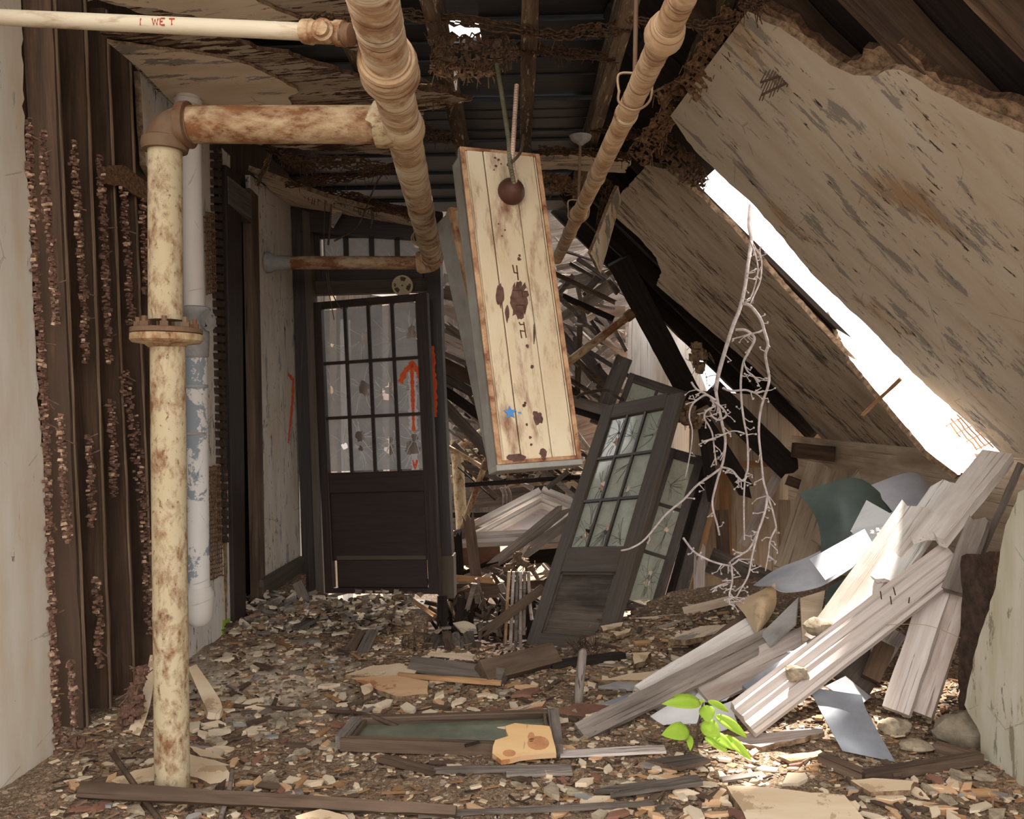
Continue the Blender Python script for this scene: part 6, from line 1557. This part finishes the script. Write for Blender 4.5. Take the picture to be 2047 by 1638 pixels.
PL_ = [('pale plaster slab with ragged edge left of the dark grey block', [(690, 1350), (740, 1332), (800, 1326), (834, 1340), (828, 1350), (760, 1354)], .03, ('paleplate', 'torn')),
       ('orange-brown plaster slab before the orange-tan stick', [(700, 1356), (786, 1350), (856, 1362), (856, 1388), (792, 1392), (756, 1380)], .024, ('orangeplate', 'torn')),
       ('small pale lump beside the orange-brown slab', [(720, 1372), (740, 1366), (746, 1380), (728, 1390)], .03, ('paleplate', 'torn')),
       ('flat red-brown plate left of the grey lowest board', [(1094, 1426), (1150, 1406), (1224, 1412), (1192, 1440), (1160, 1432)], .012, ('redplate', 'brown')),
       ('big pale plaster slab at the bottom right edge', [(1452, 1572), (1520, 1574), (1600, 1582), (1688, 1590), (1706, 1612), (1730, 1640), (1600, 1660), (1500, 1650)], .03, ('paleplate', 'torn')),
       ('pale plaster slab at the bottom left edge before the strip', [(590, 1632), (640, 1618), (690, 1630), (720, 1660), (600, 1670)], .03, ('paleplate', 'torn')),
       ('flat white plaster slab left of the standpipe foot', [(214, 1560), (270, 1540), (318, 1530), (316, 1560), (260, 1572)], .02, ('paleplate', 'torn')),
       ('white plaster slab right of the standpipe foot, front', [(378, 1552), (380, 1532), (450, 1530), (468, 1560), (420, 1568)], .02, ('paleplate', 'torn')),
       ('white plaster slab right of the standpipe, middle', [(376, 1520), (380, 1508), (440, 1524), (460, 1530), (384, 1536)], .02, ('paleplate', 'torn')),
       ('white plaster slab right of the standpipe, back', [(376, 1492), (420, 1500), (452, 1518), (400, 1512)], .02, ('paleplate', 'torn')),
       ('pale rounded fragment right of the upright stake', [(1264, 1306), (1302, 1304), (1290, 1322), (1268, 1328)], .03, ('paleplate', 'torn')),
       ('long pale slab of rubble behind the grey lowest board', [(1200, 1360), (1260, 1346), (1360, 1338), (1370, 1352), (1280, 1360)], .025, ('paleplate', 'torn')),
       ('blue-grey slate piece below the long pale slab', [(1196, 1372), (1240, 1362), (1340, 1358), (1350, 1366), (1260, 1376)], .015, ('slate', 'slate')),
       ('grey-blue sheet scrap by the foot of the grey lowest board', [(1202, 1406), (1262, 1386), (1290, 1392), (1240, 1414)], .008, ('zincd', 'slate')),
       ('curved orange tile shard on the dirt in mid floor', [(968, 1424), (1030, 1416), (1092, 1400), (1084, 1412), (1040, 1422)], .012, ('orangeplate', 'redplate')),
       ('red tile shard on the dirt in mid floor', [(1022, 1390), (1046, 1378), (1080, 1374), (1062, 1390)], .014, ('redplate', 'redplate')),
       ('thin pale shard pile right of the leaning door foot, upper', [(1200, 1252), (1246, 1244), (1242, 1252), (1206, 1262)], .02, ('paleplate', 'torn')),
       ('thin pale shard pile right of the leaning door foot, lower', [(1226, 1266), (1262, 1256), (1258, 1264), (1232, 1272)], .02, ('paleplate', 'torn')),
       ('broad greyish plaster slab behind the brown beam end', [(1336, 1278), (1400, 1252), (1452, 1248), (1440, 1266), (1370, 1280)], .03, ('ceil', 'torn')),
       ('white chip stack in front of the wall stub', [(1700, 1560), (1745, 1556), (1828, 1562), (1820, 1580), (1740, 1584)], .02, ('paleplate', 'torn')),
       ('pale shard lying at the left wall foot', [(500, 1240), (526, 1232), (546, 1240), (520, 1252)], .02, ('paleplate', 'torn')),
       ('pale flat shard beside the mitred frame', [(1556, 1512), (1640, 1500), (1652, 1512), (1580, 1522)], .012, ('orangeplate', 'torn')),
       ('layered grey slates by the seedling foot', [(1440, 1478), (1560, 1462), (1640, 1454), (1648, 1464), (1520, 1494)], .02, ('silver', 'torn')),
       ('dark flat board before the seedling', [(1290, 1520), (1380, 1506), (1420, 1518), (1360, 1534)], .015, ('grey2', 'brown'))]
for lab, px, th, m_ in PL_: fplate('plaster_slab', lab, px, th, m_, .012, (R.uniform(-.08, .08), R.uniform(-.12, 0)), .008, group=pg)
# broken boards layered at the right middle
G([((1262, 1232, 5.4), (1450, 1210, 5.2), 14, .03, 'grey2', 'dark rubble board right of the leaning door, top layer', S1),
   ((1268, 1242, 5.2), (1440, 1226, 5.1), 12, .02, 'beige', 'pale green-grey board in the layers right of the leaning door', S1),
   ((1300, 1262, 5.0), (1380, 1240, 5.0), 12, .02, 'grey', 'greenish slat in the layers right of the leaning door', {}),
   ((1330, 1262, 5.0), (1460, 1222, 5.0), 12, .03, 'grey2', 'long dark slat above the broad greyish slab', {}),
   ((1366, 1224, 5.1), (1462, 1200, 5.1), 18, .03, 'beige', 'rounded pale board at the vine foot', {}),
   ((1246, 1284, 4.9), (1276, 1310, 4.8), 22, .02, 'grey', 'short grey board standing right of the stake', {}),
   ((1176, 1312, 4.75), (1250, 1306, 4.75), 9, .03, 'white', 'white painted slat right of the stake top', {}),
   ((1170, 1326, 4.7), (1250, 1318, 4.7), 9, .03, 'paleplate', 'crumbly pale slat below the white slat', S1),
   ((1300, 1280, 4.9), (1326, 1306, 4.8), 20, .02, 'grey2', 'short dark board right of the short grey board', {})], 'layered boards right of the leaning door')
# plaster still leaning on the foot of the left wall
sheet('leaning_plaster', [[P(376, 1335, 3.9), P(392, 1328, 3.95)], [P(400, 1390, 3.75), P(440, 1400, 3.7)], [P(416, 1424, 3.6), P(440, 1428, 3.6)]], .03, [M['paleplate']], label='thick plaster slab leaning behind the standpipe foot, right', cat='plaster')
sheet('leaning_plaster', [[P(300, 1310, 3.7), P(312, 1310, 3.7)], [P(280, 1400, 3.5), P(300, 1410, 3.5)], [P(236, 1510, 3.3), P(262, 1512, 3.3)]], .02, [M['paleplate']], label='white plaster strip curling off the stud feet', cat='plaster')
lumpy('lath_heap', 'rusty heap of fallen lath and keys at the stud feet', 'lath', [(255, 1420), (270, 1380), (285, 1340), (240, 1450), (225, 1470), (275, 1430)], 3.45, 'key', 170, .02, 60)
lumpy('lath_heap', 'rusty heap of fallen lath at the foot of the first stud', 'lath', [(150, 1480), (160, 1530), (140, 1560), (190, 1500)], 3.25, 'key', 80, .02, 30)
slab('green_mould_patch', [(446, 1240), (460, 1236), (464, 1296), (444, 1304)], WL, .004, M['leaf'], off=.006, label='patch of bright green moss at the foot of the left wall', cat='moss', rag=.006)
tag(curve_tube('cobweb_wire', [P(1770, 1250, 3.5), P(1850, 1250, 3.45), P(1920, 1276, 3.4)], .0012, M['wirelight']), 'thin pale thread strung before the propping boards', 'wire')
for lab, a, c in (('orange-tan splinter of lath poking from the far slope edge', (1718, 836, 4.95), (1800, 758, 4.6)),):
    pboard('lath_splinter', a, c, 7, .01, M['tan'], lab, cat='lath', sp0=.05)
lath_grid('lath_patch', 'pale wooden lath at the bottom of the sky gap', [(1836, 868), (1888, 944), (1992, 892), (1926, 820)], 14, SL, -.06, 'tan')

# ------------------------------------------------------------------ loose chips: the countable ones, then the crumbs
def chip_mesh(mname, s):
    b = MB(); n = R.choice((4, 5, 5, 6)); pl_ = []
    for i in range(n):
        a = 6.283 * (i + R.uniform(-.25, .25)) / n; r = s * R.uniform(.6, 1.15); pl_.append((r * math.cos(a) * 1.6, r * math.sin(a) * .7))
    b.prism(Matrix.Identity(4), pl_, 0, R.uniform(.006, .014))
    return b
def scatter(name, label, cat, group, mats, n, s, zones, wood_=False):
    protos = []
    for m_ in mats:
        for k in range(4):
            if wood_:
                L = R.uniform(.06, .16); b = MB(); b.box(Matrix.Identity(4), -L / 2, L / 2, -R.uniform(.006, .014), R.uniform(.006, .014), 0, .009, 0, .003)
            else: b = chip_mesh(name, s * R.uniform(.7, 1.4))
            o = b.build(name, M[m_], M=Matrix.Identity(4)); protos.append(o)
    for i in range(n):
        src = protos[i % len(protos)]
        o = src if i < len(protos) else src.copy()
        if i >= len(protos): COL.objects.link(o)
        z = R.choice(zones); c = F(R.uniform(z[0], z[1]), R.uniform(z[2], z[3]), .004)
        e = .03; nx = -(H(c.x + e, c.y) - H(c.x - e, c.y)) / (2 * e); ny = -(H(c.x, c.y + e) - H(c.x, c.y - e)) / (2 * e)
        up = V(nx + R.uniform(-.2, .2), ny + R.uniform(-.25, .1), 1).normalized(); a = R.uniform(0, 6.283)
        o.matrix_basis = frame(c, V(math.cos(a), math.sin(a), 0), z=up) @ Matrix.Scale(R.uniform(.7, 1.35), 4)
        tag(o, label, cat, group)
ZF = [(120, 1990, 1500, 1638), (380, 1150, 1420, 1520), (130, 700, 1560, 1638), (1100, 1500, 1520, 1638), (1560, 2000, 1560, 1638)]
ZM = [(440, 800, 1290, 1430), (860, 1200, 1370, 1440), (1180, 1420, 1300, 1400), (460, 700, 1230, 1320), (380, 560, 1350, 1480)]
scatter('plaster_chip', 'pale flake of plaster lying among the rubble on the floor', 'chip', 'pale plaster chips on the floor', ['paleplate', 'stone', 'ceil'], 230, .026, ZF + ZM)
scatter('tile_chip', 'orange-brown flake of paint or tile among the rubble on the floor', 'chip', 'orange-brown chips on the floor', ['orangeplate', 'orangeplate', 'redplate'], 120, .022, ZF + [(800, 1200, 1360, 1440)])
scatter('slate_chip', 'small grey slate flake among the rubble on the floor', 'chip', 'grey slate chips on the floor', ['slate', 'grey'], 26, .024, ZF + ZM)
scatter('wood_splinter', 'small loose wood splinter among the rubble on the floor', 'splinter', 'wood splinters on the floor', ['brown', 'grey', 'twig', 'tan'], 150, .02, ZF + ZM + [(480, 860, 1215, 1300), (1180, 1480, 1220, 1300)], True)
def crumbs():
    b = MB()
    for i in range(9000):
        if R.random() < .8:
            px, py = R.uniform(100, 2040), CY + 1.35 * FPX / R.uniform(2.72, 5.6)
        else: px, py = R.uniform(440, 1480), R.uniform(1200, 1400)
        c = F(px, py, .003)
        if c.x < -1.86 or c.x > 2.1 or c.y > 6.0: continue
        if 5.2 < c.y and c.x > -.5 and c.x < .35: continue
        if c.y > 4.75 and -.92 < c.x < .25: continue
        s = R.uniform(.004, .014) * (1.6 if R.random() < .12 else 1)
        b.lump(c, s * R.uniform(.8, 1.8), s, s * R.uniform(.15, .4), mi=R.choice((0, 0, 1, 2, 2, 2, 2, 5, 5, 3)))
        if i % 3 == 0:
            c = F(px + R.uniform(-30, 30), py + R.uniform(-8, 8), .006); a = R.gauss(0, .7); L = R.uniform(.015, .06); b.box(frame(c, V(math.cos(a), math.sin(a), R.uniform(-.1, .25)), z=UP), -L / 2, L / 2, -.0035, .0035, 0, .004, R.choice((2, 4, 3, 2)))
    tag(b.build('floor_crumbs', [M['paleplate'], M['ceil'], M['dirt'], M['tan'], M['brick'], M['stone']]), 'crumbs of plaster, mortar and dirt covering the hall floor', 'rubble', kind='stuff')
    b = MB()
    for i in range(800):
        px, py = R.uniform(440, 900), R.uniform(1195, 1270)
        c = F(px, py, .0)
        if c.y > 5.9 or c.y > 5.0 and c.x > -.95: continue
        L = R.uniform(.02, .1); a = R.uniform(-1.5, 1.5)
        b.box(frame(c + V(0, 0, R.uniform(0, .04)), V(math.cos(a), math.sin(a), R.uniform(-.35, .35)), z=V(R.uniform(-.6, .6), R.uniform(-.8, .2), 1)), -L / 2, L / 2, -R.uniform(.005, .02), R.uniform(.005, .02), 0, .008, R.choice((0, 1, 2, 3, 4, 3)), .01)
    tag(b.build('door_rubble', [M['brown'], M['dirt'], M['ceil'], M['grey'], M['stone']]), 'bank of broken slats and plaster before the hanging door', 'rubble', kind='stuff')
crumbs()
